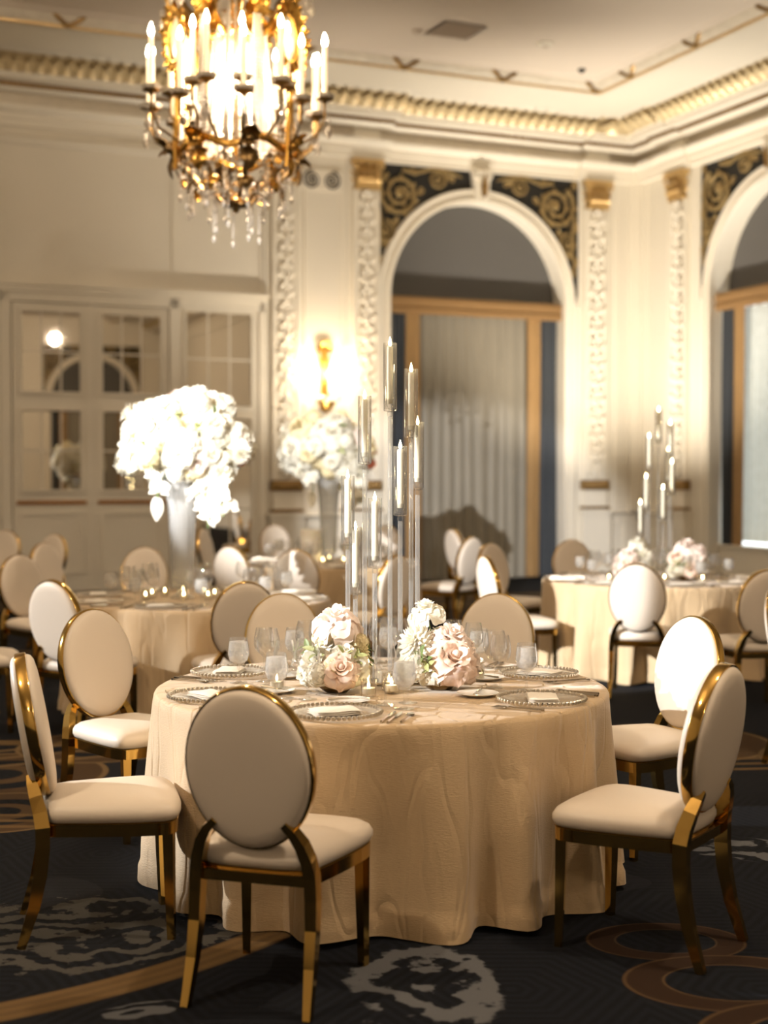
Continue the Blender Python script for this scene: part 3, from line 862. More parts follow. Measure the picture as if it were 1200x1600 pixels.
def window(M, c, name, sheer=False):
    mb = MB(); n = 40
    def ring(r0, r1, y0, y1):
        path0 = [(c - r0, 0.0)] + [(c - r0 * math.cos(PI * i / n), SPRING + r0 * math.sin(PI * i / n)) for i in range(n + 1)] + [(c + r0, 0.0)]
        path1 = [(c - r1, 0.0)] + [(c - r1 * math.cos(PI * i / n), SPRING + r1 * math.sin(PI * i / n)) for i in range(n + 1)] + [(c + r1, 0.0)]
        m = len(path0)
        vs = [(x, y1, z) for x, z in path0] + [(x, y0, z) for x, z in path0] + [(x, y0, z) for x, z in path1] + [(x, y1, z) for x, z in path1]
        fs = []
        for k in range(3):
            for i in range(m - 1):
                a = k * m + i
                fs.append((a, a + 1, a + 1 + m, a + m))
        mb.add(vs, fs)
    ring(ARCH_R - 0.005, ARCH_R + 0.20, -0.03, 0.0)
    ring(ARCH_R - 0.012, ARCH_R + 0.05, -0.075, -0.03)
    ring(ARCH_R + 0.11, ARCH_R + 0.18, -0.065, -0.03)
    o = tag(mb.build(name, 'paint_satin', None, True, 40, M), kind='structure')
    bk, gd = MB(), MB()
    for s in (-1, 1): spandrel(bk, gd, c, s)
    bk.build('spandrel_panel', 'scroll_dark', o, False)
    tag(gd.build('spandrel_scrollwork', 'scroll_gold', o, True, 60), 'gilded acanthus scrollwork')
    fr = MB()
    fr.bx(c - 1.80, c - 1.765, -0.05, 0, 4.3, 6.34); fr.bx(c + 1.765, c + 1.80, -0.05, 0, 4.3, 6.34); fr.bx(c - 1.80, c + 1.80, -0.05, 0, 6.31, 6.345)
    fr.build('spandrel_frame', 'paint_satin', o, False)
    ks = MB(); ks.prism([(c - 0.10, 5.84), (c + 0.10, 5.84), (c + 0.16, 6.34), (c - 0.16, 6.34)], -0.14, 0)
    ks.prism([(c - 0.04, 5.82), (c + 0.04, 5.82), (c + 0.06, 6.30), (c - 0.06, 6.30)], -0.19, -0.14)
    for sx in (-1, 1):
        ks.tube([(c + sx * (0.10 - 0.05 * math.cos(a)), -0.16, 6.24 + 0.05 * math.sin(a)) for a in [0.5 * j for j in range(12)]], 0.02, 6)
    kk = ks.build('keystone', 'paint_satin', o, False)
    g = MB(); g.leaf(T(c, -0.2, 5.90), 0.34, 0.10, 0.35, 6, 0.3)
    g.build('keystone_leaf', 'dull_gold', kk)
    ty = MB()
    ty.add([(c - ARCH_R, 0.30, SPRING - 0.1), (c + ARCH_R, 0.30, SPRING - 0.1)] + [(c + ARCH_R * math.cos(PI * i / n), 0.30, SPRING + ARCH_R * math.sin(PI * i / n)) for i in range(n + 1)], [tuple(range(n + 3))])
    ty.build('tympanum', 'tympanum', o, False)
    bm_ = MB(); bm_.bx(c - ARCH_R, c + ARCH_R, 0.06, 0.14, 4.10, 4.36); bm_.bx(c - ARCH_R, c + ARCH_R, 0.04, 0.06, 4.14, 4.18); bm_.bx(c - ARCH_R, c + ARCH_R, 0.04, 0.06, 4.28, 4.32)
    bm_.build('pelmet_beam', 'gold_beam', o, False)
    gl = MB(); gl.bx(c - ARCH_R + 0.02, c + ARCH_R - 0.02, 0.46, 0.48, 0.5, 4.2)
    gl.build('pane', 'daylight_pane' if sheer else 'dark_void', o, False)
    si = MB(); si.bx(c - ARCH_R, c + ARCH_R, 0.12 if sheer else 0.36, 0.5, 0.0, 0.56); si.bx(c - ARCH_R, c + ARCH_R, 0.08 if sheer else 0.34, 0.5, 0.56, 0.60)
    si.build('sill', 'paint_satin', o, False)
    return o
def curtain_set(M, c, word, sheer, seed):
    for s, w in ((-1, 'left'), (1, 'right')):
        x0, x1 = sorted((c + s * 1.50, c + s * 1.15))
        d = tag(put('drape', curtain_mesh('drape', 'drape_blue', x0, x1, 0.17, 0.03, 4.12, 4, 0.035, seed + s), None, M), 'dark blue drape gathered at the %s side of the %s' % (w, word), 'drape', 'blue side drapes of the arched windows')
        x0, x1 = sorted((c + s * 1.17, c + s * 0.93))
        put('gold_border', curtain_mesh('gold_border', 'drape_gold', x0, x1, 0.13, 0.03, 4.12, 1.3, 0.02, seed + 3 * s), d)
    tag(put('curtain', curtain_mesh('curtain', 'sheer' if sheer else 'drape_grey', c - 1.24, c + 1.24, 0.26, 0.66 if sheer else 0.02, 4.12, 13, 0.035, seed), None, M),
        ('pale sheer curtain ending above the sill of the %s' if sheer else 'grey beige full length curtain closing the %s') % word, 'curtain', 'centre curtains of the arched windows')
n_w = 1
for M, c, word, sh, sd in ((M_BACK, -2.905, 'back wall arch', False, 1), (M_RIGHT, WIN_R[0], 'right edge arch', True, 7)):
    window(M, c, 'window_%d' % n_w, sh); n_w += 1
    curtain_set(M, c, word, sh, sd)
for c in WIN_R[1:3]:       # the next windows of the same wall, seen only in the door mirrors
    window(M_RIGHT, c, 'window_%d' % n_w, False); n_w += 1
    curtain_set(M_RIGHT, c, '%s arch seen in the mirrors' % ('second' if c < 9 else 'third'), False, n_w)

for c, w_ in zip(WIN_F, ('first', 'second')):
    window(M_FRONT, c, 'window_%d' % n_w, False); n_w += 1
    curtain_set(M_FRONT, c, '%s far arch in the mirrors' % w_, False, n_w)

# ---- mirrored doors
def frame_rect(mb, x0, x1, z0, z1, w, y0, y1):
    mb.bx(x0, x1, y0, y1, z0, z0 + w); mb.bx(x0, x1, y0, y1, z1 - w, z1)
    mb.bx(x0, x0 + w, y0, y1, z0 + w, z1 - w); mb.bx(x1 - w, x1, y0, y1, z0 + w, z1 - w)
def mirror_grid(parent, x0, x1, z0, z1, nc, nr):
    mu = 0.022
    cw, rh = (x1 - x0) / nc, (z1 - z0) / nr
    me = MB(); me.bx(-cw / 2 + mu / 2, cw / 2 - mu / 2, -0.055, -0.045, -rh / 2 + mu / 2, rh / 2 - mu / 2)
    me = me.mesh('mirror_pane', 'mirror', False)
    for i in range(nc):
        for j in range(nr):
            put('mirror_pane', me, parent, T(x0 + (i + 0.5) * cw, 0, z0 + (j + 0.5) * rh))
    mb = MB()
    for i in range(1, nc): mb.bx(x0 + i * cw - mu / 2, x0 + i * cw + mu / 2, -0.062, -0.04, z0, z1)
    for j in range(1, nr): mb.bx(x0, x1, -0.062, -0.04, z0 + j * rh - mu / 2, z0 + j * rh + mu / 2)
    mb.build('muntin', 'paint', parent, False)
    fr = MB(); frame_rect(fr, x0 - 0.035, x1 + 0.035, z0 - 0.035, z1 + 0.035, 0.035, -0.085, -0.04)
    fr.build('mirror_frame', 'paint', parent, False)
def door(x0, x1, name):
    mb = MB(); mb.bx(x0, x1, -0.05, 0, 0.04, 3.98)
    o = tag(mb.build(name, 'paint', None, False, 30, M_BACK), kind='structure')
    mirror_grid(o, x0 + 0.12, x1 - 0.12, 2.77, 3.86, 3, 2)
    mirror_grid(o, x0 + 0.12, x1 - 0.12, 1.43, 2.52, 3, 2)
    b = MB(); b.bx(x0 + 0.05, x1 - 0.05, -0.08, -0.05, 1.24, 1.29)
    b.build('push_bar', 'brass_line', o, False)
    p = MB(); frame_rect(p, x0 + 0.1, x1 - 0.1, 0.28, 1.14, 0.04, -0.075, -0.05); frame_rect(p, x0 + 0.14, x1 - 0.14, 0.32, 1.10, 0.03, -0.062, -0.05)
    p.build('lower_panel', 'paint', o, False)
    return o
door(-9.97, -8.93, 'door_1'); door(-8.87, -7.81, 'door_2'); door(-12.1, -11.0, 'door_4')
mb = MB(); mb.bx(-7.66, -6.48, -0.05, 0, 0.04, 4.1)
o = tag(mb.build('door_3', 'paint', None, False, 30, M_BACK), kind='structure')
mirror_grid(o, -7.56, -6.60, 2.62, 3.96, 3, 2); mirror_grid(o, -7.56, -6.60, 0.5, 2.46, 3, 3)
fr = MB()
for a, b in ((-10.12, -9.99), (-7.80, -7.67), (-6.48, -6.40)):
    fr.bx(a, b, -0.09, 0, 0, 4.12)
fr.bx(-10.12, -6.40, -0.09, 0, 3.99, 4.12); fr.bx(-10.16, -6.36, -0.12, 0, 4.12, 4.2); fr.bx(-10.2, -6.34, -0.15, 0, 4.2, 4.24)
fr.bx(-8.93, -8.87, -0.075, 0, 0.04, 3.99)
tag(fr.build('trim_17', 'paint', None, False, 30, M_BACK), kind='structure')

# ---- ceiling fittings
c = at_z(712, 47, CEIL)
v = thing('ceiling_vent', 'square grey air vent set in the ceiling', 'vent', M=T(c.x, c.y, CEIL) @ RZ(TH))
mb = MB(); frame_rect(mb, -0.31, 0.31, -0.31, 0.31, 0.05, -0.0, 0.03)
put('frame', mb.mesh('frame', 'grille', False), v, RX(PI / 2) @ T(0, 0, 0))
sl = MB(); sl.bx(-0.26, 0.26, -0.012, 0.012, -0.02, -0.008)
sl = sl.mesh('slat', 'grille', False)
for k_ in range(14): put('slat', sl, v, T(0, -0.24 + k_ * 0.037, 0) @ RX(R(25)))
mb = MB(); mb.bx(-0.27, 0.27, -0.27, 0.27, -0.006, -0.001); mb.build('backing', 'grille', v, False)
for px, py, nm, lab, cat_, m_, r_ in ((652, 47, 'smoke_detector', 'small round smoke detector beside the ceiling vent', 'detector', 'grille', 0.07), (852, 67, 'smoke_detector', 'pale round detector on the ceiling to the right of the vent', 'detector', 'paint', 0.12), (909, 108, 'ceiling_downlight', 'tiny dark downlight in the ceiling near the corner', 'downlight', 'black_plastic', 0.055)):
    c = at_z(px, py, CEIL)
    d = thing(nm, lab, cat_, M=T(c.x, c.y, CEIL))
    mb = MB(); mb.lathe([(r_, -0.001), (r_, -0.015), (r_ * 0.9, -0.03), (r_ * 0.5, -0.045), (0.0, -0.047)], 20); mb.build('housing', m_, d)
    mb = MB(); mb.lathe([(r_ * 0.35, -0.046), (r_ * 0.3, -0.055), (0, -0.056)], 12); mb.build('lens', 'black_plastic' if m_ == 'black_plastic' else 'grille', d)

# ================================================================== TABLES
TOP_Z = 0.76
TABLE_R = 0.92
def cloth_mesh(seed, nfold=17):
    rnd = random.Random(seed)
    cuts = [(i + rnd.uniform(-0.28, 0.28)) / nfold for i in range(nfold)]
    amps = [rnd.uniform(0.45, 1.15) for _ in range(nfold)]
    n = 256
    def fold(u):
        for i in range(nfold):
            a = cuts[i]; b = cuts[(i + 1) % nfold] + (1 if i == nfold - 1 else 0)
            for w in (u, u + 1):
                if a <= w < b:
                    t = (w - a) / (b - a)
                    return math.cos(2 * PI * t), amps[i] * (1 - t) + amps[(i + 1) % nfold] * t
        return 1.0, amps[0]
    fv = [fold(i / n) for i in range(n)]
    rings = [(0.0, 0.0)]
    vs = [(0, 0, TOP_Z)]; fs = []
    prof = [(r, TOP_Z, 0.0) for r in (0.2, 0.45, 0.7, 0.86)] + [(TABLE_R - 0.012, TOP_Z - 0.001, 0), (TABLE_R - 0.003, TOP_Z - 0.006, 0), (TABLE_R + 0.002, TOP_Z - 0.016, 0.0)]
    rows = 26
    for k in range(1, rows + 1):
        t = k / rows
        prof.append((TABLE_R + 0.004 + 0.02 * t, TOP_Z - 0.016 - t * (TOP_Z - 0.028), t ** 0.9))
    for r, z, a in prof:
        for i in range(n):
            th = 2 * PI * i / n
            c_, am = fv[i]
            rr = r + a * am * 0.075 * c_ - a * 0.02
            zz = z
            if a > 0.92:
                rr += 0.01 * am; zz += 0.012 * math.sin(9 * th + seed) * (a - 0.92) / 0.08 + 0.0
            rr += a * 0.010 * math.sin(7 * th + 5 * z + seed)
            vs.append((rr * math.cos(th), rr * math.sin(th), max(0.004, zz)))
    fs += [(0, 1 + i, 1 + (i + 1) % n) for i in range(n)]
    for k in range(len(prof) - 1):
        for i in range(n):
            j = (i + 1) % n
            fs.append((1 + k * n + i, 1 + (k + 1) * n + i, 1 + (k + 1) * n + j, 1 + k * n + j))
    mb = MB(); mb.add(vs, fs)
    return mb.mesh('tablecloth', 'linen', True, 80)
def table_under():
    mb = MB(); mb.lathe([(0.0, 0.70), (TABLE_R - 0.02, 0.70), (TABLE_R - 0.012, 0.72), (TABLE_R - 0.012, 0.745), (TABLE_R - 0.02, 0.752), (0, 0.752)], 48)
    leg = MB(); leg.tube([(0, 0, 0.0), (0, 0, 0.70)], 0.02, 8)
    return mb.mesh('tabletop', 'table_wood'), leg.mesh('leg', 'old_bronze')
TTOP, TLEG = table_under()
T0, T1, T2, T3 = Vector((-0.01, 5.75, 0)), Vector((2.25, 11.76, 0)), Vector((-1.30, 9.9, 0)), Vector((-0.57, 14.0, 0))
for loc, lab, sd in ((T0, 'round banquet table nearest the camera draped to the floor in champagne linen', 3), (T1, 'round linen covered table behind on the right with the candle stands', 8), (T2, 'round linen covered table on the left with a tall vase of white flowers', 12), (T3, 'round linen covered table furthest back by the lit wall sconce', 21)):
    t = thing('banquet_table', lab, 'table', loc, 0.4 * sd, 'round banquet tables')
    put('tablecloth', cloth_mesh(sd), t)
    put('tabletop', TTOP, t)
    for a in range(4): put('leg', TLEG, t, T(0.6 * math.cos(a * PI / 2), 0.6 * math.sin(a * PI / 2), 0))

# ================================================================== CHAIRS
def smooth_closed(pts, n=12):
    """Catmull-Rom through a closed list of 2D points"""
    out = []; m = len(pts)
    for i in range(m):
        p0, p1, p2, p3 = (Vector(pts[(i + k) % m]) for k in (-1, 0, 1, 2))
        for k in range(n):
            t = k / n
            out.append(0.5 * (2 * p1 + (p2 - p0) * t + (2 * p0 - 5 * p1 + 4 * p2 - p3) * t * t + (3 * p1 - p0 - 3 * p2 + p3) * t ** 3))
    return out
def chair_meshes():
    P = {}
    seat = smooth_closed([(0.0, 0.245), (0.14, 0.24), (0.222, 0.215), (0.24, 0.15), (0.222, 0.0), (0.195, -0.14), (0.175, -0.20), (0.10, -0.222), (0.0, -0.225), (-0.10, -0.222), (-0.175, -0.20), (-0.195, -0.14), (-0.222, 0.0), (-0.24, 0.15), (-0.222, 0.215), (-0.14, 0.24)], 5)
    n = len(seat)
    def loft(levels):
        mb = MB(); vs = []; fs = []
        for k, z in levels:
            vs += [(p.x * k, p.y * k, z) for p in seat]
        for l in range(len(levels) - 1):
            for i in range(n):
                j = (i + 1) % n
                fs.append((l * n + i, l * n + j, (l + 1) * n + j, (l + 1) * n + i))
        fs.append(tuple(reversed(range(n)))); fs.append(tuple((len(levels) - 1) * n + i for i in range(n)))
        return mb.add(vs, fs)
    P['seat_cushion'] = loft([(0.95, 0.418), (1.0, 0.424), (1.03, 0.440), (1.03, 0.456), (0.99, 0.474), (0.90, 0.488), (0.72, 0.499), (0.45, 0.506), (0.15, 0.508)]).mesh('seat_cushion', 'ivory_leather', True, 60)
    P['seat_frame'] = loft([(0.96, 0.372), (1.0, 0.374), (1.0, 0.417), (0.97, 0.420)]).mesh('seat_frame', 'chair_gold', True, 35)
    for s, nm in ((-1, 'l'), (1, 'r')):
        mb = MB(); mb.tube([(s * 0.205, 0.200, 0.375), (s * 0.206, 0.203, 0.2), (s * 0.208, 0.208, 0.0)], [0.026, 0.023, 0.018], 4)
        P['front' + nm] = mb.mesh('leg', 'chair_gold', False)
        pts = [(0.112, -0.268, 0.575), (0.138, -0.262, 0.55), (0.162, -0.25, 0.51), (0.178, -0.236, 0.46), (0.186, -0.228, 0.41), (0.189, -0.228, 0.34), (0.190, -0.236, 0.25), (0.192, -0.258, 0.14), (0.196, -0.29, 0.04), (0.198, -0.303, 0.0)]
        mb = MB(); mb.tube([(s * x, y, z) for x, y, z in pts], [0.020, 0.026, 0.031, 0.034, 0.035, 0.034, 0.032, 0.028, 0.023, 0.021], 4, flat=(0.78, 1.0), up=(1, 0, 0))
        P['rear' + nm] = mb.mesh('leg', 'chair_gold', False)
    mb = MB(); mb.tube([(-0.18, -0.228, 0.395), (0.18, -0.228, 0.395)], 0.024, 4, flat=(0.7, 1))
    P['back_rail'] = mb.mesh('back_rail', 'chair_gold', False)
    # oval back, built upright in its own frame then leaned
    lean = R(10)
    MB_ = T(0, -0.262, 0.737) @ RX(lean)
    a, b = 0.200, 0.250
    def dome(y0, s):
        mb = MB(); k = 48; vs, fs = [], []
        lev = [(1.0, 0.0), (0.995, 0.008), (0.97, 0.018), (0.91, 0.026), (0.78, 0.031), (0.5, 0.034), (0.2, 0.035)]
        for f, d in lev:
            vs += [MB_ @ Vector((a * f * math.cos(2 * PI * i / k), y0 + s * d, b * f * math.sin(2 * PI * i / k))) for i in range(k)]
        for l in range(len(lev) - 1):
            for i in range(k):
                j = (i + 1) % k
                fs.append((l * k + i, l * k + j, (l + 1) * k + j, (l + 1) * k + i))
        fs.append(tuple((len(lev) - 1) * k + i for i in range(k)))
        return mb.add(vs, fs)
    P['front_pad'] = dome(0.017, 1).mesh('back_cushion', 'ivory_leather', True, 60)
    P['rear_pad'] = dome(-0.017, -0.85).mesh('back_cushion', 'ivory_leather', True, 60)
    mb = MB(); k = 56; vs, fs = [], []
    sec = [(0.0, -0.019), (0.006, -0.019), (0.008, -0.015), (0.008, 0.015), (0.006, 0.019), (0.0, 0.019)]
    for i in range(k):
        c, s_ = math.cos(2 * PI * i / k), math.sin(2 * PI * i / k)
        vs += [MB_ @ Vector(((a + d) * c, y, (b + d) * s_)) for d, y in sec]
    m = len(sec)
    for i in range(k):
        j = (i + 1) % k
        for q in range(m - 1):
            fs.append((i * m + q, j * m + q, j * m + q + 1, i * m + q + 1))
    P['rim'] = mb.add(vs, fs).mesh('back_rim', 'chair_gold', True, 40)
    return P
CH = chair_meshes()
def chair(bx, by, heading, label):
    """bx, by: where the oval back stands; heading in degrees clockwise from straight away"""
    h = R(heading)
    o = thing('banquet_chair', label, 'chair', (bx + 0.265 * math.sin(h), by + 0.265 * math.cos(h), 0), -h, 'oval backed banquet chairs')
    put('seat_cushion', CH['seat_cushion'], o); put('seat_frame', CH['seat_frame'], o)
    for k in ('frontl', 'frontr', 'rearl', 'rearr'): put('leg', CH[k], o)
    put('back_rail', CH['back_rail'], o)
    put('back_cushion', CH['front_pad'], o); put('back_cushion', CH['rear_pad'], o)
    put('back_rim', CH['rim'], o)
    return o
CHAIRS = [
    (-0.405, 4.23, 17, 'ivory oval back chair closest to the camera with its back turned'),
    (-1.25, 4.98, 77, 'ivory chair seen edge on at the left side of the nearest table'),
    (-1.36, 6.62, 130, 'ivory chair behind the edge-on left chair facing the nearest table'),
    (-0.54, 7.5, 166, 'left one of two ivory chairs behind the flowers of the nearest table'),
    (0.60, 7.5, 197, 'right one of two ivory chairs behind the flowers of the nearest table'),
    (1.37, 6.29, 242, 'right hand chair of the nearest table with its front lit white'),
    (1.11, 4.72, -56, 'ivory chair pushed under the right front edge of the nearest table'),
    (1.84, 10.2, 15, 'chair with its round back to us in front of the right table'),
    (1.87, 13.95, 168, 'shaded chair behind the left end of the right table'),
    (0.84, 11.15, 74, 'white lit chair with gold rim at the left of the right table'),
    (1.02, 13.2, 135, 'tan shaded chair just behind the white lit one near the window'),
    (2.60, 9.55, -8, 'chair at the right picture edge whose seat shows beside the right table'),
    (2.28, 8.05, 122, 'large gold rimmed chair cut off by the right picture edge'),
    (-0.84, 8.45, -17, 'grey shaded chair back in front of the left table near its middle'),
    (-2.0, 8.57, 31, 'chair at the front left of the left table with back lit white'),
    (-2.92, 11.3, 130, 'tan chair at the left picture edge with a white patch of light'),
    (-3.2, 13.3, 120, 'tan chair further back at far left before the doors'),
    (-3.6, 15.3, 215, 'pale narrow chair behind the tan one before the doors'),
    (-4.42, 16.4, 200, 'white chair at far left cut by the picture edge by the doors'),
    (-2.86, 8.95, 78, 'chair mostly outside the left picture edge showing only its seat'),
    (-2.13, 12.5, 168, 'white chair facing us behind the glasses of the left table'),
    (-2.17, 17.0, 105, 'tan chair seen narrow beside the tall left vase by the mirror'),
    (-1.37, 12.72, 33, 'white chair at the left front of the furthest table'),
    (-0.76, 12.15, 8, 'white chair with its back to us before the furthest table'),
    (-1.42, 18.3, 160, 'tan chair behind the left side of the furthest table'),
    (0.02, 18.2, 195, 'white chair glimpsed between the candle stems by the far pilaster'),
    (0.07, 11.3, -52, 'chair seen through the candle stems of the nearest table'),
    (0.85, 16.8, 64, 'white lit chair in front of the grey window curtain'),
    (0.89, 14.7, -48, 'tan chair overlapping the white one before the window curtain'),
]
for c in CHAIRS: chair(*c)

# ================================================================== TABLEWARE
def tableware():
    W = {}
    mb = MB(); mb.lathe([(0.0, 0.003), (0.10, 0.003), (0.115, 0.006), (0.155, 0.012), (0.163, 0.013), (0.155, 0.009), (0.115, 0.001), (0.10, 0.0), (0, 0.0)], 48)
    W['charger'] = mb.mesh('plate', 'plate_glass')
    mb = MB(); n = 56
    for i in range(n):
        a = 2 * PI * i / n
        mb.ball((0.166 * math.cos(a), 0.166 * math.sin(a), 0.0135), 0.0085, 6, 4)
    W['beads'] = mb.mesh('beaded_rim', 'bead_pewter')
    mb = MB(); mb.lathe([(0.0, 0.004), (0.05, 0.004), (0.057, 0.007), (0.082, 0.014), (0.084, 0.013), (0.06, 0.003), (0.05, 0.0), (0, 0)], 36)
    W['bread'] = mb.mesh('bread_plate', 'porcelain')
    mb = MB()
    for k, (w, d, z) in enumerate(((0.165, 0.105, 0.0), (0.160, 0.102, 0.006), (0.157, 0.098, 0.012))):
        vs, fs = [], []
        nx, ny = 8, 6
        for j in range(ny + 1):
            for i in range(nx + 1):
                u, v = i / nx - 0.5, j / ny - 0.5
                e = max(abs(u), abs(v)) * 2
                vs.append((u * w, v * d, z + 0.0065 * (1 - e ** 6) + 0.0012 * math.sin(9 * u + 5 * v + k)))
        for j in range(ny):
            for i in range(nx):
                b = j * (nx + 1) + i
                fs.append((b, b + 1, b + nx + 2, b + nx + 1))
        mb.add(vs, fs)
    W['napkin'] = mb.mesh('napkin', 'napkin', True, 60)
    mb = MB(); mb.bx(-0.045, 0.045, -0.075, 0.075, 0, 0.0012)
    W['menu'] = mb.mesh('menu_card', 'menu_card', False)
    # cutlery lies along +y
    mb = MB()
    mb.tube([(0, -0.095, 0.003), (0, -0.03, 0.004), (0, 0.03, 0.004), (0, 0.05, 0.004)], [0.0065, 0.0045, 0.0032, 0.004], 6, flat=(0.5, 1))
    mb.bx(-0.011, 0.011, 0.048, 0.062, 0.0025, 0.0045)
    for i in range(4): mb.bx(-0.011 + i * 0.0062, -0.0075 + i * 0.0062, 0.062, 0.105, 0.003, 0.005)
    W['fork'] = mb.mesh('fork', 'silver')
    mb = MB()
    mb.tube([(0, -0.11, 0.003), (0, -0.04, 0.004), (0, 0.0, 0.004)], [0.0075, 0.006, 0.0045], 6, flat=(0.6, 1))
    mb.prism([(-0.007, 0.0), (0.007, 0.0), (0.009, 0.06), (0.006, 0.11), (0.0, 0.122), (-0.006, 0.1)], -0.0045, -0.0025, RX(-PI / 2) @ S(1, 1, 1))
    W['knife'] = mb.mesh('knife', 'silver')
    mb = MB()
    mb.tube([(0, -0.095, 0.003), (0, -0.03, 0.004), (0, 0.045, 0.004)], [0.0065, 0.0045, 0.003], 6, flat=(0.5, 1))
    mb.ball((0, 0.068, 0.005), (0.017, 0.026, 0.004), 12, 6)
    W['spoon'] = mb.mesh('spoon', 'silver')
    def glass(h, rb, bh, rim, foot=0.036, n=28):
        z0 = h - bh
        outer = [(0.0, 0.0), (foot, 0.0), (foot, 0.002), (foot * 0.5, 0.005), (0.006, 0.012), (0.004, 0.03), (0.004, z0 - 0.012), (0.008, z0), (rb * 0.55, z0 + bh * 0.08), (rb * 0.88, z0 + bh * 0.24), (rb, z0 + bh * 0.42), (rb * 0.97, z0 + bh * 0.65), (rim, h)]
        inner = [(rim - 0.0012, h), (rb * 0.97 - 0.0014, z0 + bh * 0.65), (rb - 0.0015, z0 + bh * 0.42), (rb * 0.85, z0 + bh * 0.26), (rb * 0.5, z0 + bh * 0.11), (0.0, z0 + bh * 0.05)]
        return outer, inner
    def glass_mesh(o, i): return MB().lathe(o + i, 28).mesh('glass', 'stemware')
    W['wine'] = glass_mesh(*glass(0.225, 0.043, 0.115, 0.033))
    W['wine_big'] = glass_mesh(*glass(0.232, 0.049, 0.122, 0.037))
    o, i = glass(0.188, 0.045, 0.118, 0.037, 0.037)
    W['goblet'] = glass_mesh(o, i)
    fill = [(0.0, 0.079), (0.02, 0.0825), (0.036, 0.096), (0.0425, 0.118), (0.0415, 0.14), (0.037, 0.172), (0.02, 0.175), (0.0, 0.174)]
    W['water'] = MB().lathe(fill, 24).mesh('iced_water', 'iced_water')
    W['votive_cup'] = MB().lathe([(0.0, 0.0), (0.028, 0.0), (0.030, 0.004), (0.031, 0.068), (0.029, 0.068), (0.027, 0.012), (0, 0.010)], 20).mesh('glass_cup', 'votive_glass')
    W['votive_wax'] = MB().lathe([(0.0, 0.011), (0.0255, 0.011), (0.026, 0.034), (0.0, 0.033)], 16).mesh('candle', 'wax')
    W['votive_flame'] = MB().lathe([(0.0, 0.034), (0.004, 0.038), (0.0055, 0.045), (0.003, 0.055), (0.0, 0.062)], 8).mesh('flame', 'flame')
    return W
W = tableware()
ZT = TOP_Z + 0.0015
def put_thing(name, me, label, cat, M, group=None):
    return tag(put(name, me, None, M), label, cat, group)
def goblet(M, label, group):
    o = thing('water_goblet', label, 'glass', M=M, group=group)
    put('glass', W['goblet'], o); put('iced_water', W['water'], o)
def votive(x, y, label, group, z=None):
    o = thing('votive_candle', label, 'candle', (x, y, ZT if z is None else z), 0, group)
    put('glass_cup', W['votive_cup'], o); c = put('candle', W['votive_wax'], o); put('flame', W['votive_flame'], c)
def setting(center, ang, where, grp, r=0.735, full=True, rnd=random.Random(2)):
    """a place laid at angle ang (degrees) round the table; local +y points to the table centre"""
    a = R(ang)
    M = T(center.x + r * math.cos(a), center.y + r * math.sin(a), ZT) @ RZ(a + PI / 2)
    g = lambda s: '%s of %s' % (s, grp)
    ch = thing('charger_plate', 'clear glass charger plate with beaded rim %s' % where, 'plate', M=M, group=g('charger plates'))
    put('plate', W['charger'], ch); put('beaded_rim', W['beads'], ch)
    put_thing('napkin', W['napkin'], 'folded white napkin on the charger %s' % where, 'napkin', M @ T(0.0, -0.005, 0.0075) @ RZ(rnd.uniform(-0.25, 0.25) + 0.35) @ S(1.08, 1.12, 1), g('napkins'))
    goblet(M @ T(0.215, 0.18, 0), 'stemmed goblet of iced water %s' % where, g('water goblets'))
    put_thing('wine_glass', W['wine'], 'slim empty wine glass %s' % where, 'glass', M @ T(0.128, 0.25, 0), g('wine glasses'))
    put_thing('wine_glass', W['wine_big'], 'larger empty wine glass %s' % where, 'glass', M @ T(0.2, 0.315, 0), g('wine glasses'))
    if full: put_thing('bread_plate', W['bread'], 'small white bread plate %s' % where, 'plate', M @ T(-0.02, 0.27, 0), g('bread plates'))
    if full: put_thing('knife', W['knife'], 'butter knife lying on the bread plate %s' % where, 'knife', M @ T(-0.02, 0.27, 0.014) @ RZ(R(-70)) @ S(0.7), g('butter knives'))
    for x, nm, lab in ((-0.205, 'fork', 'inner dinner fork'), (-0.231, 'fork', 'outer salad fork'), (0.198, 'knife', 'silver dinner knife'), (0.224, 'knife', 'second silver knife'), (0.266, 'spoon', 'silver soup spoon')):
        put_thing(nm, W[nm], '%s beside the charger %s' % (lab, where), nm, M @ T(x, -0.02 + rnd.uniform(-0.008, 0.008), 0) @ RZ(rnd.uniform(-0.02, 0.02)), g('cutlery'))
for ang, w in ((-103, 'at the front place of the nearest table'), (-153, 'at the left front place of the nearest table'), (153, 'at the left rear place of the nearest table'), (109, 'at the back left place of the nearest table'), (66, 'at the back right place of the nearest table'), (23, 'at the right rear place of the nearest table'), (-34, 'at the right front place of the nearest table')):
    setting(T0, ang, w, 'the nearest table')
for i, (dx, dy, w) in enumerate(((-0.05, -0.30, 'in front of the mirrored base'), (0.04, -0.22, 'beside the mirrored base on the right'), (-0.42, -0.12, 'left of the pale flowers'), (0.03, -0.13, 'between the right flowers and the candle stems'), (-0.06, 0.38, 'behind the candle stems'), (0.40, 0.12, 'behind the right flowers'))):
    votive(T0.x + dx, T0.y + dy, 'small lit glass votive %s, nearest table' % w, 'votives of the nearest table')
SIDES = ('right', 'back right', 'back', 'back left', 'left', 'front left', 'front', 'front right')
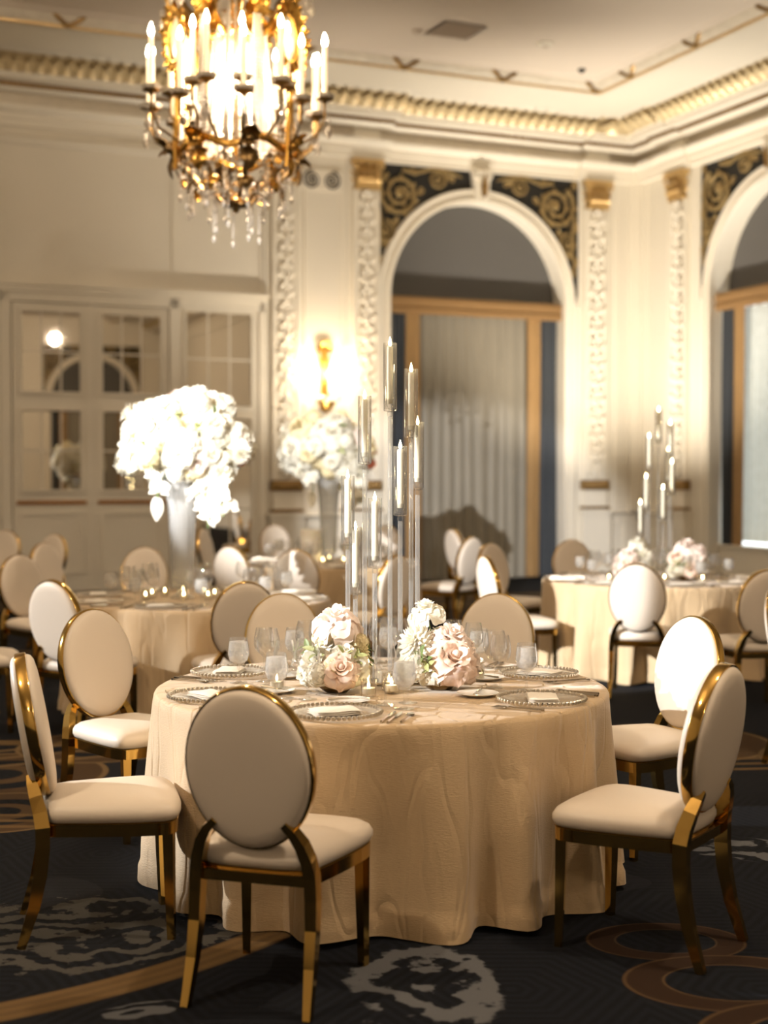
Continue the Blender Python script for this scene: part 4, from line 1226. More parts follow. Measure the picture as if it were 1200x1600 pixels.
for center, tn, off in ((T1, 'right table', 6), (T2, 'left table', -12), (T3, 'furthest table', 10)):
    for k in range(8):
        setting(center, off + 45 * k, 'at the %s place of the %s' % (SIDES[k], tn), 'the ' + tn, 0.755, False)
    rr = random.Random(len(tn))
    for i in range(8):
        a = i * PI / 4 + rr.uniform(-0.2, 0.2); r = (0.30, 0.32, 0.34, 0.32, 0.30, 0.53, 0.36, 0.53)[i] if center is T1 else rr.uniform(0.17, 0.30)
        if center is T1: a = (0.25, 0.9, 1.6, 2.3, 2.95, 3.80, 4.78, 5.36)[i]
        cx = center.x - (0.12 if center is T2 else 0)
        votive(cx + r * math.cos(a), center.y + r * math.sin(a), 'lit votive candle on the %s side of the %s centre' % (SIDES[i], tn), 'votives of the ' + tn)

# ================================================================== CANDLE STANDS
def stand_meshes():
    P = {}
    P['glass'] = MB().lathe([(0.0, 0.0), (0.010, 0.0), (0.026, 0.003), (0.0285, 0.008), (0.0288, 0.290), (0.0268, 0.290), (0.0265, 0.012), (0.0, 0.010)], 24).mesh('hurricane_glass', 'hurricane')
    P['cup'] = MB().lathe([(0.0, -0.018), (0.011, -0.018), (0.012, -0.004), (0.009, 0.0), (0.008, 0.012), (0.013, 0.022), (0.0165, 0.030), (0.0175, 0.052), (0.015, 0.052), (0.014, 0.034), (0, 0.032)], 18).mesh('candle_cup', 'hurricane')
    P['candle'] = MB().lathe([(0.0, 0.034), (0.0125, 0.034), (0.013, 0.04), (0.0128, 0.272), (0.010, 0.277), (0.004, 0.274), (0, 0.274)], 18).mesh('candle', 'wax')
    P['flame'] = MB().lathe([(0.0, 0.276), (0.004, 0.279), (0.0068, 0.287), (0.0055, 0.297), (0.0025, 0.308), (0.0, 0.317)], 10).mesh('flame', 'flame')
    return P
CS = stand_meshes()
STEMS = [  # across, depth (from the centre of the base), height of the glass foot
    (0.025, 0.06, 1.885), (0.112, 0.02, 1.775), (-0.080, 0.03, 1.665), (0.066, -0.085, 1.455), (0.140, 0.10, 1.560), (-0.148, -0.04, 1.335), (-0.037, -0.12, 1.245), (-0.120, 0.10, 1.120)]
def candle_stand(center, label, rz):
    o = thing('candelabra', label, 'candelabra', (center.x, center.y, ZT), rz, 'clear stem candelabra')
    MB().lathe([(0.0, 0.0), (0.181, 0.0), (0.185, 0.003), (0.185, 0.010), (0.182, 0.013), (0.0, 0.013)], 48).build('mirrored_base', 'pot_metal', o)
    for x, y, h in STEMS:
        x *= 1.02; h = 1.615 + (h - 1.615) * 1.02 - ZT
        mb = MB(); mb.lathe([(0.0, 0.013), (0.016, 0.013), (0.016, 0.02), (0.0098, 0.024), (0.0098, h - 0.02), (0.0, h - 0.02)], 14)
        st = put('stem', mb.mesh('stem', 'acrylic'), o, T(x, y, 0))
        for k, nm in (('glass', 'hurricane_glass'), ('cup', 'candle_cup'), ('candle', 'candle'), ('flame', 'flame')):
            put(nm, CS[k], st, T(0, 0, h))
candle_stand(Vector((0.0, 5.91, 0)), 'tall cluster of eight clear candle stems on the nearest table', 0.0)
candle_stand(T1 + Vector((0.06, 0.05, 0)), 'tall cluster of clear candle stems on the right table by the corner', 0.35)

# ================================================================== FLOWERS
def rose_mesh(seed, open_=1.0, m='petal_white'):
    """unit rose: about 1 across, facing +z"""
    rnd = random.Random(seed); mb = MB()
    layers = [(3, 0.06, 0.42, 0.30, 80), (4, 0.11, 0.46, 0.38, 72), (5, 0.17, 0.50, 0.44, 60), (6, 0.23, 0.50, 0.52, 44), (7, 0.27, 0.50, 0.58, 24)]
    for li, (n, r0, L, wd, tilt) in enumerate(layers):
        tilt = tilt - (12 if li > 1 else 4) * (open_ - 0.5)
        for i in range(n):
            a = 2 * PI * (i + 0.5 * (li % 2)) / n + rnd.uniform(-0.15, 0.15)
            tl = R(tilt + rnd.uniform(-7, 7)); l = L * rnd.uniform(0.88, 1.1); w = wd * rnd.uniform(0.9, 1.12)
            vs, fs = [], []; nu, nv = 6, 4
            for v in range(nv + 1):
                tv = v / nv
                bend = tl - tv * tv * R(18 + 34 * (li / 4)) * open_
                for u in range(nu + 1):
                    tu = u / nu * 2 - 1
                    ww = w * 0.5 * (0.35 + 0.65 * math.sin(PI * (0.12 + 0.62 * tv))) * (1 - 0.0 * tu)
                    d = r0 * 0.4 + l * tv * math.cos(bend) * (1 - 0.10 * tu * tu)
                    z = l * tv * math.sin(bend) * (1 - 0.12 * tu * tu) - 0.10 * (li / 4) + 0.02 * math.sin(5 * tu + seed + i)
                    side = tu * ww
                    cup = abs(tu) ** 2 * ww * 0.55 * (1 - 0.25 * li / 4)
                    x = (r0 + d * 0.62) - cup * math.sin(bend) * 0.9
                    z += cup * math.cos(bend) * 0.5
                    vs.append((x * math.cos(a) - side * math.sin(a), x * math.sin(a) + side * math.cos(a), z))
            for v in range(nv):
                for u in range(nu):
                    b = v * (nu + 1) + u
                    fs.append((b, b + 1, b + nu + 2, b + nu + 1))
            mb.add(vs, fs)
    mb.ball((0, 0, 0.1), (0.12, 0.12, 0.22), 8, 5)
    return mb.mesh('rose', m, True, 180)
def hydrangea_mesh(seed, m='petal_white'):
    rnd = random.Random(seed); mb = MB(); n = 70
    for i in range(n):
        z = 1 - 1.55 * (i + 0.5) / n
        a = i * 2.39996; r = math.sqrt(max(0, 1 - z * z))
        d = Vector((r * math.cos(a), r * math.sin(a), z * 0.85))
        p = d * rnd.uniform(0.40, 0.5)
        M = T(*p) @ aim(d, rnd.uniform(0, 6)) @ S(rnd.uniform(0.10, 0.13))
        for k in range(4):
            q = M @ RZ(k * PI / 2)
            mb.add([(0, 0, 0), (0.55, -0.5, 0.12), (1.0, 0, 0.18), (0.55, 0.5, 0.12)], [(0, 1, 2, 3)], q)
    mb.ball((0, 0, 0), 0.40, 12, 8)
    return mb.mesh('hydrangea', m, True, 180)
def orchid_mesh(m='petal_white'):
    mb = MB()
    for k, (a, L, w) in enumerate(((90, 0.5, 0.3), (210, 0.5, 0.3), (330, 0.5, 0.3), (20, 0.5, 0.55), (160, 0.5, 0.55))):
        q = RZ(R(a)) @ RY(R(80))
        mb.leaf(q @ RZ(PI / 2), L, w, -0.25 if k > 2 else 0.2, 5)
    mb.ball((0, -0.05, 0.08), (0.09, 0.1, 0.1), 8, 5)
    return mb.mesh('orchid', m, True, 180)
def mum_mesh(m='petal_white'):
    mb = MB(); n = 90
    for i in range(n):
        z = 1 - 0.95 * (i + 0.5) / n; a = i * 2.39996; r = math.sqrt(1 - z * z)
        d = Vector((r * math.cos(a), r * math.sin(a), z))
        mb.leaf(T(*(d * 0.15)) @ aim(d, a), 0.36, 0.13, 0.6, 4)
    mb.ball((0, 0, 0), 0.2, 10, 6)
    return mb.mesh('chrysanthemum', m, True, 180)
def sprig_leaf_mesh(m, n=9, seed=0):
    rnd = random.Random(seed); mb = MB()
    pts = [(0.06 * math.sin(3 * t), 0.05 * t, t) for t in [i / 6 for i in range(7)]]
    mb.tube(pts, [0.016] * 6 + [0.006], 5)
    for i in range(n):
        t = 0.2 + 0.8 * i / n
        mb.leaf(T(0.06 * math.sin(3 * t), 0.05 * t, t) @ RZ(i * 2.4) @ RX(R(-55)), 0.36, 0.17, -0.4, 4)
    return mb.mesh('leaf_sprig', m, True, 180)
F = {}
for i in range(3):
    for m in ('white', 'blush', 'peach', 'cream', 'coral'):
        F['rose_%s%d' % (m, i)] = rose_mesh(10 + i, (0.6, 1.0, 1.35)[i], 'petal_' + m)
F['hyd_white'] = hydrangea_mesh(1); F['hyd_cream'] = hydrangea_mesh(2, 'petal_cream')
F['orchid'] = orchid_mesh(); F['mum'] = mum_mesh()
F['sprig'] = sprig_leaf_mesh('leaf_green', 9, 1); F['sprig_pale'] = sprig_leaf_mesh('leaf_pale', 11, 2)
NAMES = {'rose': 'rose', 'hyd_': 'hydrangea', 'orch': 'orchid', 'mum': 'chrysanthemum', 'spri': 'leaf_sprig'}
def bloom(parent, key, p, size, d, roll=0.0):
    me = F[key]
    return put(me.name.split('.')[0], me, parent, T(*p) @ aim(d, roll) @ S(size))
def stem_to(parent, p, q, r=0.0035):
    a, b = Vector(p), Vector(q)
    mid = a.lerp(b, 0.5) + Vector((0.01, -0.01, 0))
    return MB().tube([a, mid, b], r, 5).build('flower_stem', 'stem_green', parent)
def low_bowl(parent):
    MB().lathe([(0.0, 0.0), (0.045, 0.0), (0.07, 0.02), (0.082, 0.05), (0.078, 0.055), (0.0, 0.05)], 20).build('bowl', 'old_bronze', parent)
def arrangement(base, label, blooms, seed, group):
    rnd = random.Random(seed)
    o = thing('flower_arrangement', label, 'flowers', (base.x, base.y, ZT), 0, group)
    low_bowl(o)
    ctr = Vector((0, 0, 0.07))
    for key, dx, dy, z, size in blooms:
        p = Vector((dx, dy, max(z, size * 0.74 + 0.012)))
        d = (p - ctr) + Vector((0, -0.05, 0.03))
        bloom(o, key, p, size, d.normalized(), rnd.uniform(0, 6))
        stem_to(o, (dx * 0.3, dy * 0.3, 0.05), p - d.normalized() * size * 0.15)
    for i in range(9):
        a = rnd.uniform(0, 2 * PI); d = Vector((math.cos(a), math.sin(a), rnd.uniform(0.2, 1.2)))
        bloom(o, 'sprig_pale' if i % 3 else 'sprig', Vector((0, 0, 0.06)) + d.normalized() * 0.05, rnd.uniform(0.10, 0.15), d, rnd.uniform(0, 6))
    for i in range(16):
        a = rnd.uniform(0, 2 * PI); d = Vector((math.cos(a), math.sin(a), rnd.uniform(-0.1, 0.9))).normalized()
        p = Vector((0, 0, 0.085)) + d * rnd.uniform(0.08, 0.115)
        p.z = max(p.z, 0.065)
        bloom(o, rnd.choice(('hyd_white', 'rose_white0', 'rose_cream0', 'rose_blush0', 'mum')), p, rnd.uniform(0.05, 0.075), d, rnd.uniform(0, 6))
    return o
# blooms: kind, offset across, offset in depth, height over the table, diameter
LEFT_B = [('rose_blush2', 0.00, -0.02, 0.285, 0.165), ('rose_cream1', -0.055, -0.05, 0.235, 0.07), ('rose_white1', -0.075, -0.06, 0.125, 0.135), ('rose_white2', 0.035, -0.07, 0.165, 0.095), ('rose_white1', 0.075, -0.07, 0.105, 0.12),
          ('rose_peach1', 0.02, -0.11, 0.065, 0.13), ('rose_white0', -0.115, -0.02, 0.08, 0.095), ('hyd_white', -0.07, -0.10, 0.05, 0.10), ('rose_white2', -0.03, -0.05, 0.19, 0.10), ('rose_cream0', 0.10, 0.03, 0.16, 0.07), ('hyd_cream', 0.09, 0.0, 0.20, 0.08), ('rose_cream2', -0.015, -0.115, 0.125, 0.06), ('rose_white2', 0.03, 0.05, 0.24, 0.12)]
RIGHT_B = [('rose_white2', -0.055, 0.03, 0.315, 0.125), ('mum', -0.09, -0.04, 0.185, 0.165), ('rose_blush2', 0.045, -0.05, 0.215, 0.14), ('rose_white1', -0.12, -0.03, 0.11, 0.12), ('rose_peach2', 0.05, -0.11, 0.075, 0.175), ('rose_white2', -0.045, -0.09, 0.105, 0.14),
           ('hyd_white', -0.10, -0.10, 0.045, 0.12), ('rose_blush1', 0.115, -0.03, 0.10, 0.12), ('rose_white1', 0.0, -0.04, 0.15, 0.11), ('rose_blush0', 0.10, 0.02, 0.17, 0.09), ('rose_white2', 0.0, 0.07, 0.20, 0.12)]
arrangement(Vector((-0.19, 5.58, 0)), 'low white and blush rose arrangement left of the candle stems, nearest table', LEFT_B, 4, 'low flower arrangements')
arrangement(Vector((0.225, 5.65, 0)), 'low blush and white garden rose arrangement right of the candle stems, nearest table', RIGHT_B, 6, 'low flower arrangements')
arrangement(T1 + Vector((-0.20, -0.14, 0)), 'low pale flowers left of the candle stems on the right table', [(k, -x, y, z, s) for k, x, y, z, s in RIGHT_B], 9, 'low flower arrangements')
arrangement(T1 + Vector((0.24, -0.16, 0)), 'low blush flowers right of the candle stems on the right table', LEFT_B + [('rose_blush2', 0.1, -0.05, 0.25, 0.14), ('rose_peach1', -0.1, -0.05, 0.2, 0.12)], 11, 'low flower arrangements')

def tall_vase(center, label):
    o = thing('trumpet_vase', label, 'vase', (center.x, center.y, ZT), 0, 'tall glass trumpet vases')
    MB().lathe([(0.0, 0.0), (0.085, 0.0), (0.088, 0.006), (0.06, 0.02), (0.035, 0.04), (0.034, 0.055), (0.05, 0.075)], 36).build('foot', 'vase_glass', o)
    MB().lathe([(0.0, 0.072), (0.06, 0.075), (0.074, 0.10), (0.080, 0.25), (0.088, 0.45), (0.100, 0.65), (0.118, 0.80), (0.140, 0.88), (0.136, 0.88), (0.113, 0.795), (0.094, 0.64), (0.082, 0.44), (0.074, 0.24), (0.066, 0.11), (0, 0.09)], 96, flute=(24, 0.03)).build('body', 'vase_glass', o, True, 70)
    return o
def big_bouquet(center, label, seed):
    rnd = random.Random(seed)
    o = thing('bouquet', label, 'flowers', (center.x, center.y, ZT + 0.88), 0, 'large white bouquets')
    c = Vector((0, 0, 0.22)); n = 92
    kinds = ['rose_white2'] * 4 + ['rose_white1'] * 3 + ['hyd_white'] * 5 + ['hyd_cream'] * 2 + ['rose_blush1', 'rose_blush2', 'mum', 'rose_cream2']
    for i in range(n):
        z = 1 - 1.72 * (i + 0.5) / n; a = i * 2.39996 + rnd.uniform(-0.2, 0.2); r = math.sqrt(max(0.02, 1 - z * z))
        d = Vector((r * math.cos(a), r * math.sin(a), z))
        k = rnd.uniform(0.78, 1.20)
        p = c + Vector((d.x * 0.40 * k, d.y * 0.36 * k, d.z * 0.30 * k + 0.03 * math.sin(2 * a)))
        bloom(o, rnd.choice(kinds), p, rnd.uniform(0.14, 0.22), d, rnd.uniform(0, 6))
    for i in range(40):
        a = rnd.uniform(0, 2 * PI); d = Vector((math.cos(a), math.sin(a), rnd.uniform(-0.7, 1))).normalized()
        p = c + Vector((d.x * 0.27, d.y * 0.25, d.z * 0.2))
        bloom(o, rnd.choice(('hyd_white', 'hyd_cream', 'rose_white1')), p, rnd.uniform(0.16, 0.22), d, rnd.uniform(0, 6))
    for i in range(16):
        a = rnd.uniform(0, 2 * PI); d = Vector((math.cos(a), math.sin(a), rnd.uniform(-0.4, 0.9))).normalized()
        bloom(o, 'sprig' if i % 2 else 'sprig_pale', c + d * 0.25, rnd.uniform(0.12, 0.2), d, rnd.uniform(0, 6))
    for x, y, z, s in ((0.40, -0.08, 0.16, 0.12), (0.43, -0.05, 0.10, 0.10), (0.45, -0.1, 0.22, 0.09)):
        bloom(o, 'rose_coral%d' % (1 + (s > 0.1)), Vector((x, y, z)), s, (1, -0.4, -0.3), 0)
    for sx, n_, L in ((0.20, 12, 0.42), (0.30, 9, 0.34), (0.12, 5, 0.2), (-0.14, 3, 0.25)):      # trailing orchid sprays
        pts = [(sx * (0.7 + 0.35 * t), -0.12 - 0.1 * t, 0.10 - L * t * t - 0.06 * t) for t in [j / 8 for j in range(9)]]
        MB().tube(pts, 0.004, 5).build('orchid_stem', 'stem_green', o)
        for j in range(n_):
            t = 0.25 + 0.75 * j / n_
            p = Vector((sx * (0.7 + 0.35 * t) + rnd.uniform(-0.05, 0.05), -0.12 - 0.1 * t + rnd.uniform(-0.04, 0.04), 0.10 - L * t * t - 0.06 * t + rnd.uniform(-0.03, 0.03)))
            bloom(o, 'orchid', p, rnd.uniform(0.12, 0.17), (rnd.uniform(-0.5, 0.5), -1, rnd.uniform(-0.3, 0.3)), rnd.uniform(-0.6, 0.6))
    p = Vector((-0.155, -0.1, -0.30))
    MB().tube([(-0.06, -0.06, 0.02), (-0.14, -0.09, -0.06), (-0.16, -0.1, -0.2)], 0.004, 5).build('flower_stem', 'stem_green', o)
    put('hanging_petal', MB().leaf(S(1), 0.17, 0.09, -0.35, 6).mesh('hanging_petal', 'petal_white', True, 180), o, T(-0.16, -0.1, -0.17) @ RX(PI))
    return o
VA, VB = T2 + Vector((-0.12, 0.0, 0)), T3 + Vector((0.02, 0.0, 0))
tall_vase(VA, 'tall fluted clear glass vase on the left table'); big_bouquet(VA, 'huge white bouquet with trailing orchids in the left table vase', 3)
tall_vase(VB, 'tall fluted clear glass vase on the furthest table'); big_bouquet(VB, 'large white bouquet in front of the lit wall sconce', 5)
for dx, w in ((-0.17, 'left'), (0.26, 'right')):
    o = thing('pillar_candle', 'wide white pillar candle %s of the vase on the furthest table' % w, 'candle', (VB.x + dx, VB.y - 0.12, ZT), 0, 'pillar candles')
    MB().lathe([(0, 0.0), (0.10, 0.0), (0.104, 0.01), (0.104, 0.32), (0.10, 0.335), (0.085, 0.335), (0.08, 0.325), (0, 0.322)], 32).build('wax', 'pillar_wax', o)
    MB().tube([(0, 0, 0.322), (0.002, 0, 0.345)], 0.003, 5).build('wick', 'black_plastic', o)

# ================================================================== CHANDELIER
def chandelier():
    o = thing('chandelier', 'ornate gilded chandelier with white candles and crystal bead strands', 'chandelier', (-1.15, 11.0, 0))
    G, BZ = 'chandelier_gold', 'old_bronze'
    zc = 4.47
    # candle units
    cup = MB().lathe([(0.0, -0.03), (0.012, -0.03), (0.02, -0.015), (0.062, 0.0), (0.066, 0.008), (0.03, 0.006), (0.022, 0.03), (0, 0.03)], 14, flute=(6, 0.08)).mesh('drip_cup', BZ)
    pan = MB().lathe([(0.03, 0.006), (0.06, 0.014), (0.075, 0.04), (0.07, 0.042), (0.05, 0.02), (0.03, 0.012)], 12, flute=(6, 0.1)).mesh('bobeche', 'crystal')
    slv = MB().lathe([(0, 0.03), (0.0195, 0.03), (0.0195, 0.40), (0.014, 0.41), (0, 0.41)], 12).mesh('candle_sleeve', 'candle_sleeve')
    blb = MB().lathe([(0, 0.405), (0.012, 0.41), (0.02, 0.43), (0.021, 0.45), (0.013, 0.48), (0.004, 0.505), (0, 0.51)], 10).mesh('bulb', 'bulb')
    drop = MB(); drop.gem((0, 0, -0.03), 0.009); drop.gem((0, 0, -0.055), 0.011); drop.gem((0, 0, -0.11), 0.020, 0.042)
    drop = drop.mesh('crystal_drop', 'crystal', False)
    def candle(r, a, z):
        x, y = r * math.cos(a), r * math.sin(a)
        ri, zi = 0.34, z - 0.34
        arm = MB().tube([(ri * math.cos(a), ri * math.sin(a), zi + 0.02), ((ri + 0.12) * math.cos(a), (ri + 0.12) * math.sin(a), zi - 0.02), ((r - 0.06) * math.cos(a), (r - 0.06) * math.sin(a), z - 0.26), (r * math.cos(a), r * math.sin(a), z - 0.14), (x, y, z - 0.03)], [0.012, 0.011, 0.010, 0.009, 0.009], 6).build('arm', BZ, o)
        M = T(x, y, z)
        put('drip_cup', cup, arm, M); put('bobeche', pan, arm, M); put('candle_sleeve', slv, arm, M); put('bulb', blb, arm, M)
    for i in range(16): candle(0.71 if i % 2 else 0.64, 2 * PI * (i + 0.5) / 16, zc + (0.03 if i % 2 else -0.04))
    for i in range(8): candle(0.50, 2 * PI * i / 8 + 0.2, zc + 0.08)
    for i in range(16):
        a = 2 * PI * (i + 0.5) / 16; r = 0.74 if i % 2 else 0.60
        put('crystal_drop', drop, o, T(r * math.cos(a), r * math.sin(a), zc - 0.05) @ S(1.5))
    # gilded ring, ribs and finial below
    ring = MB(); ring.tube([(0.46 * math.cos(2 * PI * i / 48), 0.46 * math.sin(2 * PI * i / 48), 4.13 + 0.035 * math.cos(12 * PI * i / 48)) for i in range(49)], 0.03, 8, cap=False)
    ring.build('body_ring', G, o)
    for i in range(8):
        a = 2 * PI * i / 8 + 0.3; ca, sa = math.cos(a), math.sin(a)
        pts = [(0.47, 4.22), (0.50, 4.12), (0.46, 4.02), (0.36, 3.94), (0.31, 3.86), (0.26, 3.90), (0.20, 3.88), (0.17, 3.80), (0.12, 3.745), (0.03, 3.74)]
        MB().tube([(r * ca, r * sa, z) for r, z in pts], [0.018, 0.026, 0.026, 0.022, 0.022, 0.016, 0.016, 0.016, 0.015, 0.012], 6).build('scroll_rib', BZ, o)
        lf = MB()
        for q, (rr, z, L, tilt) in enumerate(((0.48, 4.08, 0.20, 150), (0.49, 4.10, 0.20, 30), (0.34, 3.90, 0.13, 140), (0.47, 4.12, 0.16, 90))):
            lf.leaf(T(rr * ca, rr * sa, z) @ RZ(a + PI / 2) @ RX(R(tilt)), L, 0.13, 1.0, 6, 0.35)
        lf.ball((0.50 * ca, 0.50 * sa, 4.13), 0.05, 8, 5)
        lf.build('acanthus_leaf', G if i % 2 else BZ, o, True, 80)
        b = 2 * PI * (i + 0.5) / 8 + 0.3; cb, sb = math.cos(b), math.sin(b)
        fl = MB()
        for k in range(6):
            fl.leaf(T(0.44 * cb, 0.44 * sb, 4.04) @ RZ(b + PI / 2) @ RX(PI / 2) @ RZ(0) @ RY(k * PI / 3), 0.06, 0.05, 0.6, 4)
        fl.ball((0.45 * cb, 0.45 * sb, 4.04), 0.022, 6, 4)
        fl.build('rosette', BZ, o, True, 80)
    fin = MB(); fin.lathe([(0.0, 3.66), (0.02, 3.67), (0.03, 3.69), (0.015, 3.71), (0.04, 3.73), (0.06, 3.76), (0.03, 3.80), (0.02, 3.9), (0, 3.92)], 12)
    for k in range(8):
        fin.leaf(T(0.03 * math.cos(k * PI / 4), 0.03 * math.sin(k * PI / 4), 3.76) @ RZ(k * PI / 4 + PI / 2) @ RX(R(130)), 0.12, 0.06, -1.0, 5, 0.3)
    fin.build('finial', BZ, o)
    # crystal strands
    def strand(L, step=0.03, r=0.0125, end=True):
        mb = MB(); n = max(2, int(L / step))
        for k in range(n): mb.ball((0, 0, -k * L / n), r, 6, 4)
        if end: mb.gem((0, 0, -L - 0.03), 0.018, 0.035)
        return mb.mesh('bead_strand', 'crystal')
    def lean_strand(p, q, r=0.0125, sag=0.0, name='bead_strand'):
        p, q = Vector(p), Vector(q); L = (q - p).length; n = max(2, int(L / 0.028)); mb = MB(); wire = []
        for k in range(n + 1):
            t = k / n; c = p.lerp(q, t); c.z -= sag * 4 * t * (1 - t)
            mb.ball(c, r, 6, 4)
            wire.append(c)
        mb.tube(wire, 0.003, 4)
        return mb.build(name, 'crystal', o)
    for i in range(30):                               # waterfall of strands from the crown to the ring
        a = 2 * PI * i / 30
        rt, rb = (0.10, 0.22) if i % 2 else (0.16, 0.33)
        lean_strand((rt * math.cos(a), rt * math.sin(a), 5.72), (rb * math.cos(a), rb * math.sin(a), 4.16), 0.014)
    for i in range(6):                                # bundles in front of the plaques
        a0 = 2 * PI * (i + 0.5) / 6 - PI / 2
        for k in (-2, -1, 0, 1, 2):
            a = a0 + 0.07 * k
            lean_strand((0.40 * math.cos(a0 + 0.03 * k), 0.40 * math.sin(a0 + 0.03 * k), 5.08), (0.43 * math.cos(a), 0.43 * math.sin(a), 4.18), 0.014)
    for i in range(16):                               # swags and drops beneath the ring
        a, b = 2 * PI * i / 16 + 0.3, 2 * PI * (i + 1) / 16 + 0.3
        lean_strand((0.46 * math.cos(a), 0.46 * math.sin(a), 4.06), (0.46 * math.cos(b), 0.46 * math.sin(b), 4.06), 0.015, 0.10, 'bead_swag')
        lean_strand((0.34 * math.cos(a), 0.34 * math.sin(a), 3.93), (0.18 * math.cos(b), 0.18 * math.sin(b), 3.84), 0.014, 0.09, 'bead_swag')
    S1, S2 = strand(0.30, 0.03, 0.012), strand(0.20, 0.028, 0.012)
    for i in range(24):
        a = 2 * PI * i / 24 + 0.1
        put('hanging_strand', S1 if i % 3 else S2, o, T((0.43 - 0.08 * (i % 2)) * math.cos(a), (0.43 - 0.08 * (i % 2)) * math.sin(a), 4.0))
    for i in range(7):
        a = 2 * PI * i / 7
        put('hanging_strand', S2 if i % 2 else S1, o, T(0.18 * math.cos(a), 0.18 * math.sin(a), 3.78))
    # gilded oval plaques
    for a in (R(-148), R(-32), R(32), R(148)):
        M = T(0.50 * math.cos(a), 0.50 * math.sin(a), 4.93) @ RZ(a + PI / 2) @ S(1.35)
        fr = MB()
        fr.tube([(0.085 * math.cos(2 * PI * k / 28), 0, 0.135 * math.sin(2 * PI * k / 28)) for k in range(29)], 0.016, 6, cap=False)
        for k in range(18):
            b = 2 * PI * k / 18
            fr.leaf(T(0.085 * math.cos(b), -0.005, 0.135 * math.sin(b)) @ RY(PI / 2 - b), 0.10 if b < PI else 0.07, 0.06, 0.7, 5, 0.3)
        fr.leaf(T(0, -0.01, 0.16), 0.16, 0.12, 0.9, 6, 0.4)
        fr.tube([(0, 0, -0.14), (0.03, 0, -0.3), (0.0, 0, -0.5), (-0.02, 0, -0.72)], [0.014, 0.02, 0.016, 0.014], 6)
        f = put('plaque_frame', fr.mesh('plaque_frame', G, True, 80), o, M)
        me = MB(); me.ball((0, 0.006, 0), (0.08, 0.014, 0.13), 20, 8)
        put('plaque_glass', me.mesh('plaque_glass', 'plaque_glass'), f)
    # crown of scrolls, upper arms, stem
    MB().lathe([(0.016, 4.0), (0.016, 4.55), (0.03, 4.58), (0.018, 4.62), (0.018, 5.15), (0.05, 5.2), (0.07, 5.26), (0.03, 5.34), (0.022, 5.9), (0.06, 6.0), (0.02, 6.1), (0.015, 6.4)], 12).build('stem', G, o)
    for i in range(6):
        a = 2 * PI * (i + 0.5) / 6 - PI / 2; ca, sa = math.cos(a), math.sin(a)
        s = MB()
        s.tube([(0.05 * ca, 0.05 * sa, 5.1), (0.18 * ca, 0.18 * sa, 5.03), (0.28 * ca, 0.28 * sa, 5.10), (0.30 * ca, 0.30 * sa, 5.2), (0.22 * ca, 0.22 * sa, 5.25)], [0.02, 0.035, 0.04, 0.035, 0.012], 8)
        for k, (r, z, L, t) in enumerate(((0.36, 5.12, 0.17, 0), (0.36, 5.10, 0.17, 40), (0.36, 5.1, 0.17, -40), (0.30, 5.05, 0.13, 95), (0.30, 5.05, 0.13, -95))):
            s.leaf(T(r * ca, r * sa, z) @ RZ(a + PI / 2) @ RY(R(t)), L, 0.11, 1.0, 6, 0.4)
        s.build('crown_scroll', G, o, True, 80)
        b = 2 * PI * i / 6 - PI / 2 + 0.26; cb, sb = math.cos(b), math.sin(b)
        u = MB()
        u.tube([(0.10 * cb, 0.10 * sb, 5.2), (0.3 * cb, 0.3 * sb, 5.16), (0.42 * cb, 0.42 * sb, 5.3), (0.46 * cb, 0.46 * sb, 5.42), (0.55 * cb, 0.55 * sb, 5.40), (0.56 * cb, 0.56 * sb, 5.33)], [0.014, 0.014, 0.018, 0.026, 0.022, 0.008], 6)
        u.leaf(T(0.44 * cb, 0.44 * sb, 5.30) @ RZ(b + PI / 2) @ RX(R(-10)), 0.2, 0.12, 1.4, 6, 0.4)
        ua = u.build('upper_arm', BZ, o, True, 80)
        for k in range(4):
            put('crystal_drop', drop, ua, T((0.50 + 0.04 * k) * cb, (0.50 + 0.04 * k) * sb, 5.36 - 0.05 * (k % 2)) @ S(1.3))
        lean_strand((0.10 * cb, 0.10 * sb, 5.9), (0.52 * cb, 0.52 * sb, 5.42), 0.012, 0.12, 'bead_swag')
    return o
chn = chandelier()
# chain up to the ceiling
CH_LINK = MB().tube([(0.03 * math.cos(2 * PI * k / 14), 0, 0.045 * math.sin(2 * PI * k / 14)) for k in range(15)], 0.008, 6, cap=False).mesh('chain_link', 'old_bronze')
z = 6.42; i = 0
while z < CEIL - 0.06:
    put('chain_link', CH_LINK, chn, T(0, 0, z) @ RZ(i % 2 * PI / 2)); z += 0.072; i += 1
MB().lathe([(0, CEIL), (0.14, CEIL), (0.13, CEIL - 0.03), (0.05, CEIL - 0.06), (0, CEIL - 0.065)], 20).build('ceiling_rose', 'chandelier_gold', chn)

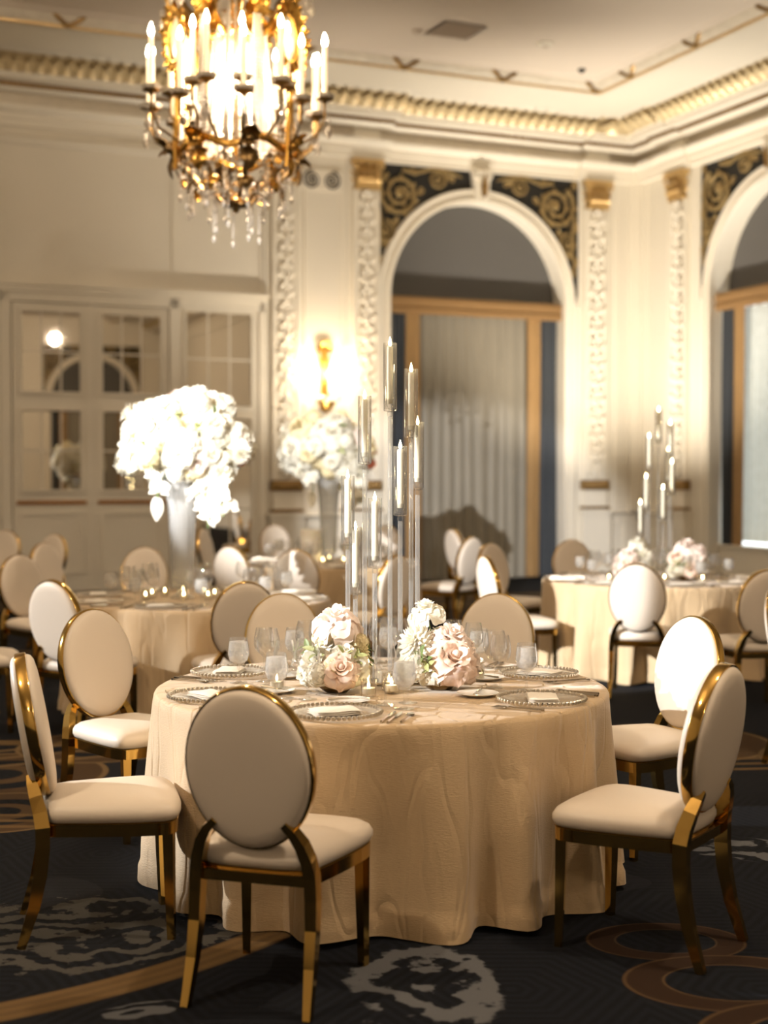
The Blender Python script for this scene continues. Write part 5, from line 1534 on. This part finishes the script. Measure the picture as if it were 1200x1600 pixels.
# ================================================================== WALL SCONCE
def sconce():
    o = thing('wall_sconce', 'gilded wall sconce with two lit shades and crystals between the pilasters', 'sconce', M=M_BACK @ T(-5.47, -0.03, 3.08))
    b = MB()
    b.tube([(0, 0.0, -0.45), (0, -0.03, -0.2), (0, -0.04, 0.1), (0, -0.03, 0.4)], [0.03, 0.06, 0.05, 0.06], 8)
    for k in range(9):
        b.leaf(T(0, -0.02, 0.40) @ RY(R(-80 + k * 20)), 0.16, 0.09, 0.7, 5, 0.3)
    for k in range(5):
        b.leaf(T(0, -0.03, -0.42) @ RY(R(120 + k * 30)), 0.13, 0.08, 0.7, 5, 0.3)
    for sx in (-1, 1):
        b.tube([(0, -0.04, 0.38), (sx * 0.09, -0.04, 0.42), (sx * 0.13, -0.04, 0.34), (sx * 0.08, -0.04, 0.27), (sx * 0.06, -0.04, 0.12)], 0.016, 6)
    b.build('backplate', 'chandelier_gold', o, True, 80)
    for sx in (-1, 0, 1):
        y = -0.16 if sx else -0.22
        arm = MB().tube([(0, -0.04, -0.22), (sx * 0.16, y, -0.30), (sx * 0.30, y, -0.24), (sx * 0.33, y, -0.10)], 0.013, 6).build('arm', 'chandelier_gold', o) if sx else None
        if not sx: continue
        M = T(sx * 0.33, y, -0.08) @ S(1.3)
        put('candle_sleeve', MB().lathe([(0, -0.02), (0.05, 0.0), (0.018, 0.01), (0.018, 0.10), (0, 0.10)], 10).mesh('candle_sleeve', 'candle_sleeve'), arm, M)
        put('lamp_shade', MB().lathe([(0.10, 0.06), (0.065, 0.24), (0.063, 0.24), (0.098, 0.06)], 20).mesh('lamp_shade', 'sconce_shade'), arm, M)
        put('bulb', MB().ball((0, 0, 0.14), (0.025, 0.025, 0.04), 10, 6).mesh('bulb', 'bulb'), arm, M)
    cr = MB()
    for k in range(22):
        a = PI * k / 21
        cr.gem((0.22 * math.cos(a), -0.10 - 0.12 * math.sin(a), -0.30 - 0.05 * math.sin(3 * a) ** 2), 0.02, 0.035)
        cr.gem((0.14 * math.cos(a), -0.08 - 0.10 * math.sin(a), -0.38), 0.018, 0.03)
    tag(cr.build('crystal_fringe', 'crystal', o, False), kind='stuff')
    MB().lathe([(0.0, -0.52), (0.03, -0.50), (0.10, -0.44), (0.17, -0.36), (0.165, -0.36), (0.0, -0.43)], 18, T(0, -0.12, 0), sy=0.6).build('bowl', 'chandelier_gold', o)
mat('sconce_shade', (1.0, 0.95, 0.86), 0.6, emit=14.0, ecol=(1.0, 0.90, 0.74))
sconce()
